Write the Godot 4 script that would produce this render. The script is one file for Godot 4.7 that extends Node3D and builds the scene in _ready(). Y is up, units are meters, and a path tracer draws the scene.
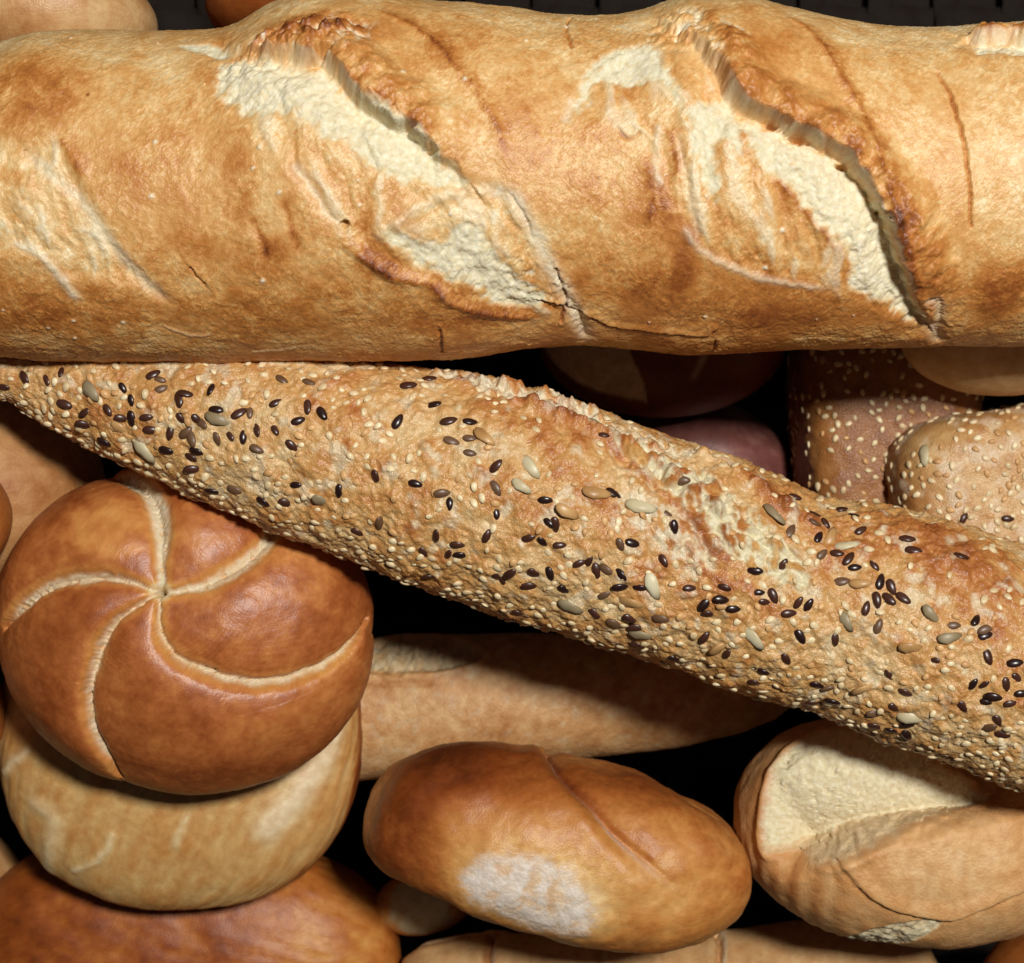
extends Node3D
# A pile of bread in a dark wicker basket, seen from straight above.
# One photograph pixel is S metres on the plane y = 0; the lens is D metres above that plane.
const S := 0.00022
const D := 0.40
const CX := 512.0
const CY := 481.5
const MM := 0.001

var rng := RandomNumberGenerator.new()
var n_low: FastNoiseLite
var n_mid: FastNoiseLite
var n_fine: FastNoiseLite
var n_vein: FastNoiseLite
var n_cell: FastNoiseLite
var n_net: FastNoiseLite
var M := {}
var used := {}

# ------------------------------------------------------------------ small helpers
func at(px: float, py: float, h: float) -> Vector3:
	var k := S * (D - h) / D
	return Vector3((px - CX) * k, h, (py - CY) * k)

func noise(kind: int, freq: float, octaves: int, sd: int) -> FastNoiseLite:
	var n := FastNoiseLite.new()
	n.noise_type = kind
	n.frequency = freq
	n.seed = sd
	n.fractal_type = FastNoiseLite.FRACTAL_FBM if octaves > 1 else FastNoiseLite.FRACTAL_NONE
	n.fractal_octaves = octaves
	return n

static func sst(a: float, b: float, x: float) -> float:
	var t := clampf((x - a) / (b - a), 0.0, 1.0)
	return t * t * (3.0 - 2.0 * t)

static func bell(x: float, w: float) -> float:
	return exp(-(x * x) / (w * w))

func spline(p: Array, closed := false, sub := 4) -> PackedVector2Array:
	var out := PackedVector2Array()
	var n := p.size()
	var last := n if closed else n - 1
	for i in last:
		var a: Vector2 = p[(i - 1 + n) % n] if closed or i > 0 else p[0]
		var b: Vector2 = p[i]
		var c: Vector2 = p[(i + 1) % n]
		var d: Vector2 = p[(i + 2) % n] if closed or i + 2 < n else p[n - 1]
		for k in sub:
			out.append(b.cubic_interpolate(c, a, d, float(k) / sub))
	if not closed:
		out.append(p[n - 1])
	return out

# ------------------------------------------------------------------ a bread's skin: a grid with height, browning, crumb and part number
class Dough:
	var nu := 0
	var nv := 0
	var P := PackedVector3Array()     # smooth base surface, world metres
	var N := PackedVector3Array()
	var Q := PackedVector2Array()     # surface coordinates, millimetres
	var H := PackedFloat32Array()     # relief, millimetres
	var T := PackedFloat32Array()     # how far baked: 0 pale ... 1 dark
	var C := PackedFloat32Array()     # share of open crumb or flour
	var L := PackedByteArray()        # part
	var r_lo := PackedVector2Array()
	var r_hi := PackedVector2Array()
	var c_lo := PackedVector2Array()
	var c_hi := PackedVector2Array()
	var hit := PackedInt32Array()
	var d := PackedFloat32Array()
	var tau := PackedFloat32Array()
	var V := PackedVector3Array()
	var VN := PackedVector3Array()
	# base shape
	var tube := false
	var tab: Array = []
	var h := 0.0
	var ry := 1.0
	var R := 0.0
	var c := Vector3.ZERO
	var ax := Vector3.ONE
	var down := 1.0
	var rot := Basis()
	var p := 2.0

	func ready_arrays() -> void:
		var n := nu * nv
		H.resize(n); T.resize(n); C.resize(n); L.resize(n); d.resize(n); tau.resize(n)
		H.fill(0.0); C.fill(0.0); L.fill(0)
		for i in nu:
			var lo := Vector2(1e9, 1e9)
			var hi := Vector2(-1e9, -1e9)
			for j in nv:
				var q := Q[i * nv + j]
				lo = lo.min(q)
				hi = hi.max(q)
			r_lo.append(lo); r_hi.append(hi)
		for j in nv:
			var lo := Vector2(1e9, 1e9)
			var hi := Vector2(-1e9, -1e9)
			for i in nu:
				var q := Q[i * nv + j]
				lo = lo.min(q)
				hi = hi.max(q)
			c_lo.append(lo); c_hi.append(hi)

	func slice(x: float) -> Vector2:                       # (z of the axis, half width) of a tube at x
		var n := tab.size()
		if x <= tab[0].x:
			return Vector2(tab[0].y, tab[0].z)
		for i in n - 1:
			var b: Vector3 = tab[i]
			var e: Vector3 = tab[i + 1]
			if x <= e.x:
				var a: Vector3 = tab[maxi(i - 1, 0)]
				var f: Vector3 = tab[mini(i + 2, n - 1)]
				var t := (x - b.x) / (e.x - b.x)
				return Vector2(cubic_interpolate(b.y, e.y, a.y, f.y, t), maxf(cubic_interpolate(b.z, e.z, a.z, f.z, t), 0.0002))
		return Vector2(tab[n - 1].y, tab[n - 1].z)

	func on(px: float, py: float) -> Vector2:              # where a sight line meets the smooth surface, in surface coordinates
		if tube:
			var y := h + R
			var q := Vector2.ZERO
			for k in 10:
				var s := S * (D - y) / D
				var x := (px - CX) * s
				var z := (py - CY) * s
				var sl := slice(x)
				var th := asin(clampf((z - sl.x) / sl.y, -0.995, 0.995))
				y = lerpf(y, h + sl.y * ry * cos(th), 0.7)
				q = Vector2(x * 1000.0, th * R * 1000.0)
			return q
		var eye := Vector3(0, D, 0)
		var to := Vector3((px - CX) * S, 0, (py - CY) * S) - eye
		var o := (rot.transposed() * (eye - c)) / ax
		var w := (rot.transposed() * to) / ax
		var A := w.dot(w)
		var B := o.dot(w)
		var disc := B * B - A * (o.dot(o) - 1.0)
		var t := (-B - sqrt(maxf(disc, 0.0))) / A
		var n := (o + w * t).normalized()
		var phi := acos(clampf(n.y, -1, 1))
		var al := atan2(n.z, n.x)
		return Vector2(phi * cos(al) * ax.x, phi * sin(al) * ax.z) * 1000.0

	func pts(a: Array) -> Array:                           # flat list of pixels -> surface points
		var out := []
		for i in a.size() / 2:
			out.append(on(a[2 * i], a[2 * i + 1]))
		return out

	func near(line: PackedVector2Array, m: float, closed := false) -> void:
		# fills hit with the vertices within m of the line, d with the signed distance (+ to the left as one goes along, up when going right), tau 0..1 along
		for k in hit:
			d[k] = 1e9
		if hit.is_empty():
			d.fill(1e9)
		hit.clear()
		var n := line.size()
		var segs := n if closed else n - 1
		var total := 0.0
		for i in segs:
			total += line[i].distance_to(line[(i + 1) % n])
		var run := 0.0
		for i in segs:
			var a := line[i]
			var b := line[(i + 1) % n]
			var ab := b - a
			var len := ab.length()
			if len < 1e-5:
				continue
			var u := ab / len
			var lo := a.min(b) - Vector2(m, m)
			var hi := a.max(b) + Vector2(m, m)
			var cols := PackedInt32Array()
			for j in nv:
				if c_hi[j].x >= lo.x and c_lo[j].x <= hi.x and c_hi[j].y >= lo.y and c_lo[j].y <= hi.y:
					cols.append(j)
			for r in nu:
				if r_hi[r].x < lo.x or r_lo[r].x > hi.x or r_hi[r].y < lo.y or r_lo[r].y > hi.y:
					continue
				for j in cols:
					var k := r * nv + j
					var ap := Q[k] - a
					var t := clampf(ap.dot(u), 0.0, len)
					var o := ap - u * t
					var dd := o.length()
					if dd < m and dd < absf(d[k]):
						if d[k] > 1e8:
							hit.append(k)
						d[k] = dd if u.x * ap.y - u.y * ap.x < 0.0 else -dd
						tau[k] = (run + t) / total
			run += len

	func area(line: PackedVector2Array, m: float) -> void: # closed outline: d > 0 inside
		near(line, m, true)
		var lo := Vector2(1e9, 1e9)
		var hi := Vector2(-1e9, -1e9)
		for q in line:
			lo = lo.min(q)
			hi = hi.max(q)
		for k in hit:
			d[k] = -absf(d[k])
		for r in nu:
			if r_hi[r].x < lo.x or r_lo[r].x > hi.x or r_hi[r].y < lo.y or r_lo[r].y > hi.y:
				continue
			for j in nv:
				var k := r * nv + j
				var q := Q[k]
				if q.x < lo.x or q.x > hi.x or q.y < lo.y or q.y > hi.y:
					continue
				if Geometry2D.is_point_in_polygon(q, line):
					if d[k] > 1e8:
						hit.append(k)
						d[k] = m
					else:
						d[k] = -d[k]

	func shape() -> void:
		var n := nu * nv
		V.resize(n)
		VN.resize(n)
		for k in n:
			V[k] = P[k] + N[k] * (H[k] * 0.001)
		for i in nu:
			var i0 := maxi(i - 1, 0) * nv
			var i1 := mini(i + 1, nu - 1) * nv
			for j in nv:
				var a := V[i1 + j] - V[i0 + j]
				var b := V[i * nv + mini(j + 1, nv - 1)] - V[i * nv + maxi(j - 1, 0)]
				var m := a.cross(b)
				var k := i * nv + j
				if m.length_squared() < 1e-18:
					m = N[k]
				m = m.normalized()
				VN[k] = m if m.dot(N[k]) > 0.0 else -m

# table rows: [pixel x, pixel y of the upper outline, pixel y of the lower outline]
func tube_skin(rows: Array, h: float, ry: float, x0: float, x1: float, step: float, arc_step: float, skew := 1.0) -> Dough:
	var g := Dough.new()
	g.tube = true
	g.h = h
	g.ry = ry
	var DD := D - h
	var rr := 0.0
	for r in rows:
		var at_ := atan((r[1] - CY) * S / D)
		var ab_ := atan((r[2] - CY) * S / D)
		var mid := (at_ + ab_) / 2.0
		var rad := sin((ab_ - at_) / 2.0) * DD / cos(mid) * skew
		g.tab.append(Vector3((r[0] - CX) * S * DD / D, tan(mid) * DD, maxf(rad, 0.0004)))
		rr = maxf(rr, rad)
	g.R = rr
	var xs := PackedFloat32Array()
	var fx0: float = g.tab[0].x
	var fx1: float = g.tab[-1].x
	var x := fx0
	while x < fx1:
		xs.append(x)
		var px := CX + x / (S * DD / D)
		x += step if px > x0 and px < x1 else step * 5.0
	xs.append(fx1)
	var ths := PackedFloat32Array()
	var th := -PI
	while th < PI:
		ths.append(th)
		th += arc_step / rr if absf(th) < 1.85 else arc_step * 6.0 / rr
	ths.append(PI)
	g.nu = xs.size()
	g.nv = ths.size()
	for i in g.nu:
		var sl := g.slice(xs[i])
		for j in g.nv:
			var t := ths[j]
			var c := cos(t)
			var yy := ry if c > 0.0 else ry * 0.86
			g.P.append(Vector3(xs[i], h + sl.y * yy * c, sl.x + sl.y * sin(t)))
			g.N.append(Vector3(0, c / yy, sin(t)).normalized())
			g.Q.append(Vector2(xs[i] * 1000.0, t * rr * 1000.0))
	g.ready_arrays()
	return g

func roll_skin(px: float, py: float, w: float, v: float, h: float, up: float, down: float, n: int, yaw := 0.0, tilt_x := 0.0, tilt_z := 0.0, p := 2.0) -> Dough:
	var g := Dough.new()
	var k := S * (D - h) / D
	g.c = at(px, py, h)
	g.ax = Vector3(w * k, up, v * k)
	g.down = down / up
	g.rot = Basis(Vector3.UP, -deg_to_rad(yaw)) * Basis(Vector3.RIGHT, deg_to_rad(tilt_x)) * Basis(Vector3.BACK, deg_to_rad(tilt_z))
	g.p = p
	g.nu = n
	g.nv = n
	for i in n:
		for j in n:
			var a := -1.0 + 2.0 * j / (n - 1)
			var b := -1.0 + 2.0 * i / (n - 1)
			var r := 0.0
			var al := 0.0
			if absf(a) > absf(b):
				r = absf(a)
				al = PI / 4 * b / a + (PI if a < 0 else 0.0)
			elif b != 0.0:
				r = absf(b)
				al = PI / 2 - PI / 4 * a / b + (PI if b < 0 else 0.0)
			var phi := r / 0.84 * 1.78 if r < 0.84 else 1.78 + (r - 0.84) / 0.16 * (PI - 1.78)
			var m := Vector3(sin(phi) * cos(al), cos(phi), sin(phi) * sin(al))
			var grad := m
			var sc := 1.0
			if p != 2.0:
				var am := m.abs()
				sc = pow(pow(am.x, p) + pow(am.y, p) + pow(am.z, p), -1.0 / p)
				var ms := m * sc
				grad = Vector3(signf(ms.x) * pow(absf(ms.x), p - 1), signf(ms.y) * pow(absf(ms.y), p - 1), signf(ms.z) * pow(absf(ms.z), p - 1))
			var axes := g.ax
			if m.y < 0.0:
				axes.y *= g.down
			g.P.append(g.c + g.rot * (m * sc * axes))
			g.N.append((g.rot * (grad / axes)).normalized())
			g.Q.append(Vector2(phi * cos(al) * g.ax.x, phi * sin(al) * g.ax.z) * 1000.0)
	g.ready_arrays()
	return g

# ------------------------------------------------------------------ colours: sRGB stops of baking, from raw to dark
func ramp(stops: Array) -> PackedColorArray:
	var out := PackedColorArray()
	for i in 256:
		var t := i / 255.0
		for k in stops.size() - 1:
			if t <= stops[k + 1][0] or k == stops.size() - 2:
				var f := clampf((t - stops[k][0]) / (stops[k + 1][0] - stops[k][0]), 0, 1)
				out.append(Color8(stops[k][1], stops[k][2], stops[k][3]).srgb_to_linear().lerp(Color8(stops[k + 1][1], stops[k + 1][2], stops[k + 1][3]).srgb_to_linear(), f))
				break
	return out

# parts: [[name, material, label or ""], ...] by part number
func finish(g: Dough, thing: Node3D, parts: Array, crust: PackedColorArray, crumb: Color, grain := 0.05) -> void:
	g.shape()
	var low := 1e9
	for v in g.V:
		low = minf(low, v.y)
	var base := Vector3(g.c.x, low, g.c.z) if not g.tube else Vector3(0, low, g.slice(0.0).x)
	thing.position = base
	var n := g.nu * g.nv
	var col := PackedColorArray()
	col.resize(n)
	var cr := crumb.srgb_to_linear()
	for k in n:
		var t := g.T[k] + grain * n_fine.get_noise_3dv(g.P[k] * 1000.0)
		var cc := crust[clampi(int(t * 255.0), 0, 255)]
		var c := clampf(g.C[k], 0.0, 1.0)
		if c > 0.0:
			var f := 1.0 + grain * 1.6 * n_fine.get_noise_3dv(g.P[k] * 1700.0)
			cc = cc.lerp(Color(cr.r * f, cr.g * f, cr.b * f * f), c)
		cc.a = 1.0
		col[k] = cc
	var np := parts.size()
	for l in np:
		var remap := PackedInt32Array()
		remap.resize(n)
		remap.fill(-1)
		var vs := PackedVector3Array()
		var ns := PackedVector3Array()
		var cs := PackedColorArray()
		var ix := PackedInt32Array()
		for i in g.nu - 1:
			for j in g.nv - 1:
				var a := i * g.nv + j
				if g.L[a] != l:
					continue
				var q := [a, a + 1, a + g.nv + 1, a + g.nv]
				for w in 4:
					var k: int = q[w]
					if remap[k] < 0:
						remap[k] = vs.size()
						vs.append(g.V[k] - base)
						ns.append(g.VN[k])
						cs.append(col[k])
					q[w] = remap[k]
				var fn := (vs[q[2]] - vs[q[0]]).cross(vs[q[3]] - vs[q[1]])
				if fn.dot(ns[q[0]] + ns[q[1]] + ns[q[2]] + ns[q[3]]) > 0.0:               # front faces run clockwise
					ix.append_array(PackedInt32Array([q[0], q[3], q[1], q[1], q[3], q[2]]))
				else:
					ix.append_array(PackedInt32Array([q[0], q[1], q[3], q[1], q[2], q[3]]))
		if ix.is_empty():
			continue
		var arr := []
		arr.resize(Mesh.ARRAY_MAX)
		arr[Mesh.ARRAY_VERTEX] = vs
		arr[Mesh.ARRAY_NORMAL] = ns
		arr[Mesh.ARRAY_COLOR] = cs
		arr[Mesh.ARRAY_INDEX] = ix
		var me := ArrayMesh.new()
		me.add_surface_from_arrays(Mesh.PRIMITIVE_TRIANGLES, arr)
		var o := MeshInstance3D.new()
		o.name = parts[l][0]
		o.mesh = me
		o.material_override = parts[l][1]
		if parts[l].size() > 2:
			o.set_meta("label", parts[l][2])
		thing.add_child(o, true)

func thing(called: String, label: String, category: String, group := "") -> Node3D:
	var o := Node3D.new()
	if used.has(called):
		o.name = "%s_%03d" % [called, used[called]]
		used[called] += 1
	else:
		o.name = called
		used[called] = 1
	add_child(o)
	o.set_meta("label", label)
	o.set_meta("category", category)
	if group:
		o.set_meta("group", group)
	return o

# ------------------------------------------------------------------ textures and materials
func noise_tex(kind: int, freq: float, oct: int, sd: int, lo: Color, hi: Color, size := 1024, contrast := 0.5) -> NoiseTexture2D:
	var t := NoiseTexture2D.new()
	t.width = size
	t.height = size
	t.seamless = true
	t.noise = noise(kind, freq, oct, sd)
	var gr := Gradient.new()
	gr.offsets = PackedFloat32Array([0.5 - contrast / 2, 0.5 + contrast / 2])
	gr.colors = PackedColorArray([lo, hi])
	t.color_ramp = gr
	return t

func mat(rough: float, spec: float, tex: Texture2D, tile: float, bump: Texture2D, relief: float) -> StandardMaterial3D:
	var m := StandardMaterial3D.new()
	m.vertex_color_use_as_albedo = true
	m.roughness = rough
	m.metallic_specular = spec
	m.uv1_triplanar = true
	m.uv1_scale = Vector3.ONE * tile
	if tex:
		m.albedo_texture = tex
	if bump:
		m.heightmap_enabled = true
		m.heightmap_texture = bump
		m.heightmap_scale = relief
	return m

func materials() -> void:
	n_low = noise(FastNoiseLite.TYPE_SIMPLEX_SMOOTH, 0.035, 3, 11)
	n_mid = noise(FastNoiseLite.TYPE_SIMPLEX_SMOOTH, 0.16, 4, 12)
	n_fine = noise(FastNoiseLite.TYPE_SIMPLEX_SMOOTH, 0.75, 3, 13)
	n_vein = noise(FastNoiseLite.TYPE_SIMPLEX_SMOOTH, 0.3, 3, 14)
	n_vein.fractal_type = FastNoiseLite.FRACTAL_RIDGED
	n_vein.domain_warp_enabled = true
	n_vein.domain_warp_amplitude = 3.0
	n_vein.domain_warp_frequency = 0.2
	n_cell = noise(FastNoiseLite.TYPE_CELLULAR, 0.45, 2, 15)
	n_cell.cellular_return_type = FastNoiseLite.RETURN_DISTANCE
	n_net = noise(FastNoiseLite.TYPE_CELLULAR, 0.30, 2, 16)
	n_net.cellular_return_type = FastNoiseLite.RETURN_DISTANCE2_SUB
	n_net.domain_warp_enabled = true
	n_net.domain_warp_amplitude = 4.0
	n_net.domain_warp_frequency = 0.25
	n_net.domain_warp_fractal_octaves = 3
	var W := Color(1, 1, 1)
	var speck := noise_tex(FastNoiseLite.TYPE_SIMPLEX_SMOOTH, 0.06, 4, 21, Color(0.90, 0.85, 0.78), W, 1024, 0.8)
	var soft := noise_tex(FastNoiseLite.TYPE_SIMPLEX_SMOOTH, 0.03, 5, 22, Color(0.88, 0.82, 0.76), W, 1024, 0.8)
	var pores := noise_tex(FastNoiseLite.TYPE_SIMPLEX_SMOOTH, 0.05, 4, 23, Color(0.88, 0.84, 0.75), W, 1024, 0.7)
	var b_grain := noise_tex(FastNoiseLite.TYPE_SIMPLEX_SMOOTH, 0.16, 3, 31, Color(0, 0, 0), W, 1024, 0.9)
	var b_skin := noise_tex(FastNoiseLite.TYPE_SIMPLEX_SMOOTH, 0.11, 4, 32, Color(0, 0, 0), W, 1024, 0.9)
	var b_pore := noise_tex(FastNoiseLite.TYPE_SIMPLEX_SMOOTH, 0.09, 4, 33, Color(0, 0, 0), W, 1024, 0.9)
	M.crust = mat(0.48, 0.5, speck, 10.0, b_grain, 0.010)
	M.crumb = mat(0.8, 0.3, pores, 11.0, b_pore, 0.016)
	M.crumb.subsurf_scatter_enabled = true
	M.crumb.subsurf_scatter_strength = 0.06
	M.rough = mat(0.45, 0.55, speck, 11.0, b_grain, 0.02)
	M.sheen = mat(0.47, 0.47, soft, 10.0, b_grain, 0.008)
	M.matte = mat(0.56, 0.42, soft, 9.0, b_skin, 0.015)
	M.glaze = mat(0.43, 0.5, soft, 10.0, b_grain, 0.005)
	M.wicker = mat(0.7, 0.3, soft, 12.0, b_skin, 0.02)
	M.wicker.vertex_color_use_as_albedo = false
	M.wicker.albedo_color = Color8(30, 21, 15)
	var husk := noise_tex(FastNoiseLite.TYPE_SIMPLEX_SMOOTH, 0.012, 3, 41, Color(0.82, 0.77, 0.70), W, 512, 0.6)
	M.sesame = seed_mat(Color8(243, 224, 182), 0.4, husk)
	M.sesame_tan = seed_mat(Color8(222, 176, 118), 0.45, husk)
	M.flax = seed_mat(Color8(74, 44, 34), 0.32, husk)
	M.flax_dark = seed_mat(Color8(46, 27, 24), 0.28, husk)
	M.flax_tan = seed_mat(Color8(112, 84, 62), 0.4, husk)
	M.sun = seed_mat(Color8(222, 214, 180), 0.45, husk)
	M.sun_tan = seed_mat(Color8(200, 158, 104), 0.4, husk)
	M.sun_grey = seed_mat(Color8(160, 146, 116), 0.45, husk)

func seed_mat(c: Color, rough: float, husk: Texture2D) -> StandardMaterial3D:
	var m := StandardMaterial3D.new()
	m.albedo_color = c
	m.roughness = rough
	m.albedo_texture = husk
	m.uv1_triplanar = true
	m.uv1_world_triplanar = true
	m.uv1_scale = Vector3.ONE * 18.0
	return m

# ------------------------------------------------------------------ seeds
func seed_mesh(l: float, w: float, t: float, taper: float, rings := 7, sides := 8, dent := 0.0) -> ArrayMesh:
	var vs := PackedVector3Array()
	var ns := PackedVector3Array()
	var ix := PackedInt32Array()
	for i in rings + 1:
		var u := -cos(PI * i / rings)
		var r := sqrt(maxf(1.0 - u * u, 0.0)) * (1.0 - taper * (u * 0.5 + 0.5))
		for j in sides + 1:
			var a := TAU * j / sides
			r *= 1.0 - dent * (0.5 + 0.5 * sin(u * 7.0 + a * 2.0)) - dent * 1.5 * (bell(u, 0.5) if j == sides / 4 else 0.0)
			vs.append(Vector3(u * l / 2, sin(a) * r * t / 2, cos(a) * r * w / 2))
			ns.append(Vector3(u / l, sin(a) * r / t, cos(a) * r / w).normalized() if r > 0.01 else Vector3(signf(u), 0, 0))
	for i in rings:
		for j in sides:
			var a := i * (sides + 1) + j
			var b := a + sides + 1
			ix.append_array(PackedInt32Array([a, b, a + 1, a + 1, b, b + 1]))
	var f := (vs[ix[40]] - vs[ix[39]]).cross(vs[ix[41]] - vs[ix[39]])
	if f.dot(ns[ix[39]]) > 0.0:
		for k in ix.size() / 3:
			var s := ix[3 * k]
			ix[3 * k] = ix[3 * k + 1]
			ix[3 * k + 1] = s
	var arr := []
	arr.resize(Mesh.ARRAY_MAX)
	arr[Mesh.ARRAY_VERTEX] = vs
	arr[Mesh.ARRAY_NORMAL] = ns
	arr[Mesh.ARRAY_INDEX] = ix
	var me := ArrayMesh.new()
	me.add_surface_from_arrays(Mesh.PRIMITIVE_TRIANGLES, arr)
	return me

func seed_place(g: Dough, k: int, deg: float, sink: float, scale: float, base: Vector3) -> Transform3D:
	var up := (g.VN[k] * 0.6 + g.N[k] * 0.4).normalized()
	var a := deg_to_rad(deg)
	var x := Vector3(cos(a), 0, sin(a))
	x = (x - up * x.dot(up)).normalized()
	if x.length() < 0.5:
		x = up.cross(Vector3.RIGHT).normalized()
	var b := Basis(x, up, x.cross(up)).rotated(up, 0.0)
	b = b * Basis(Vector3.RIGHT, rng.randf_range(-0.25, 0.25)) * Basis(Vector3.BACK, rng.randf_range(-0.18, 0.18))
	return Transform3D(b.scaled_local(Vector3.ONE * scale), g.V[k] + up * sink - base)

func tube_index(g: Dough, q: Vector2) -> int:
	var i := 0
	var j := 0
	var lo := 0
	var hi := g.nu - 1
	while hi - lo > 1:
		var mid := (lo + hi) / 2
		if g.r_lo[mid].x < q.x: lo = mid
		else: hi = mid
	i = lo
	lo = 0
	hi = g.nv - 1
	while hi - lo > 1:
		var mid := (lo + hi) / 2
		if g.c_lo[mid].y < q.y: lo = mid
		else: hi = mid
	j = lo
	return i * g.nv + j

func put_seed(called: String, me: Mesh, m: Material, t: Transform3D, parent: Node3D) -> void:
	var o := MeshInstance3D.new()
	o.name = called
	o.mesh = me
	o.material_override = m
	o.transform = t
	parent.add_child(o, true)

# ------------------------------------------------------------------ general crust
func bake(g: Dough, t0: float, lumps: float, wrinkle: float, patch: float) -> void:
	for k in g.nu * g.nv:
		var p := g.P[k] * 1000.0
		var low := n_low.get_noise_3dv(p)
		var mid := n_mid.get_noise_3dv(p)
		g.H[k] += lumps * low + wrinkle * mid
		g.T[k] = t0 + patch * (0.8 * low + 0.7 * mid)

func _ready() -> void:
	# camera, light, air
	var cam := Camera3D.new()
	cam.name = "camera"
	add_child(cam)
	cam.position = Vector3(0, D, 0)
	cam.rotation_degrees = Vector3(-90, 0, 0)
	cam.fov = rad_to_deg(2.0 * atan(CY * S / D))
	cam.near = 0.02
	cam.far = 10.0
	var lens := CameraAttributesPhysical.new()
	lens.frustum_focal_length = 12.0 / (CY * S / D)
	lens.frustum_focus_distance = D - 0.012
	lens.frustum_near = 0.02
	lens.frustum_far = 10.0
	lens.exposure_aperture = 18.0
	cam.attributes = lens
	var env := Environment.new()
	env.background_mode = Environment.BG_COLOR
	env.background_color = Color(0.17, 0.168, 0.168)
	env.tonemap_mode = Environment.TONE_MAPPER_LINEAR
	env.tonemap_exposure = 1.0
	env.sdfgi_enabled = true
	env.ssao_enabled = true
	env.ssil_enabled = true
	var we := WorldEnvironment.new()
	we.name = "world_environment"
	we.environment = env
	add_child(we)
	var lamp := AreaLight3D.new()
	lamp.name = "ceiling_lamp"
	add_child(lamp)
	lamp.position = Vector3(0.21, 0.86, -0.20)
	lamp.look_at(Vector3(0, 0, 0.01), Vector3.RIGHT)
	lamp.area_size = Vector2(0.09, 0.09)
	lamp.area_normalize_energy = true
	lamp.light_color = Color(1.0, 0.992, 0.975)
	lamp.light_energy = 0.97
	lamp.area_range = 6.0
	lamp.shadow_enabled = true
	rng.seed = 4711
	materials()
	basket()
	white_baguette()
	seeded_baguette()
	kaiser_roll()
	under_rolls()
	oval_bun()
	split_roll()
	back_breads()

# ------------------------------------------------------------------ the basket
func basket() -> void:
	var o := Node3D.new()
	o.name = "basket_floor"
	o.set_meta("kind", "structure")
	add_child(o)
	var y := -0.17
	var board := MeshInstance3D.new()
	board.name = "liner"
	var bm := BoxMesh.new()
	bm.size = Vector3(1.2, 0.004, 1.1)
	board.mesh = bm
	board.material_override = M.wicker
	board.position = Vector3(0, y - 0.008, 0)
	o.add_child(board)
	var strips := []
	for ph in 2:
		var st := SurfaceTool.new()
		st.begin(Mesh.PRIMITIVE_TRIANGLES)
		st.set_smooth_group(0)
		var n := 96
		for i in n:
			for e in [[-0.004, 0.0, 0.0, 0.0013], [0.0, 0.0013, 0.004, 0.0]]:
				var xa := -0.3 + 0.6 * i / n
				var xb := -0.3 + 0.6 * (i + 1) / n
				var ya := 0.0022 * sin(xa / 0.0105 * PI + PI * ph)
				var yb := 0.0022 * sin(xb / 0.0105 * PI + PI * ph)
				var a := Vector3(xa, ya + e[1], e[0])
				var b := Vector3(xb, yb + e[1], e[0])
				var c := Vector3(xb, yb + e[3], e[2])
				var d := Vector3(xa, ya + e[3], e[2])
				for v in [a, c, d, a, b, c]:
					st.add_vertex(v)
		st.generate_normals()
		strips.append(st.commit())
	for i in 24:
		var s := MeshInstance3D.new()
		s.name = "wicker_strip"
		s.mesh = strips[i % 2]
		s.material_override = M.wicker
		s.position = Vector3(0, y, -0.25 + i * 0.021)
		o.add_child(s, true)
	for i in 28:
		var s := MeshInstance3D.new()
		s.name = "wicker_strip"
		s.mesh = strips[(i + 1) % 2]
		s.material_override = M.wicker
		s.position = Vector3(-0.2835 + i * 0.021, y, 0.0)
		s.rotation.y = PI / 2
		o.add_child(s, true)

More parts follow.
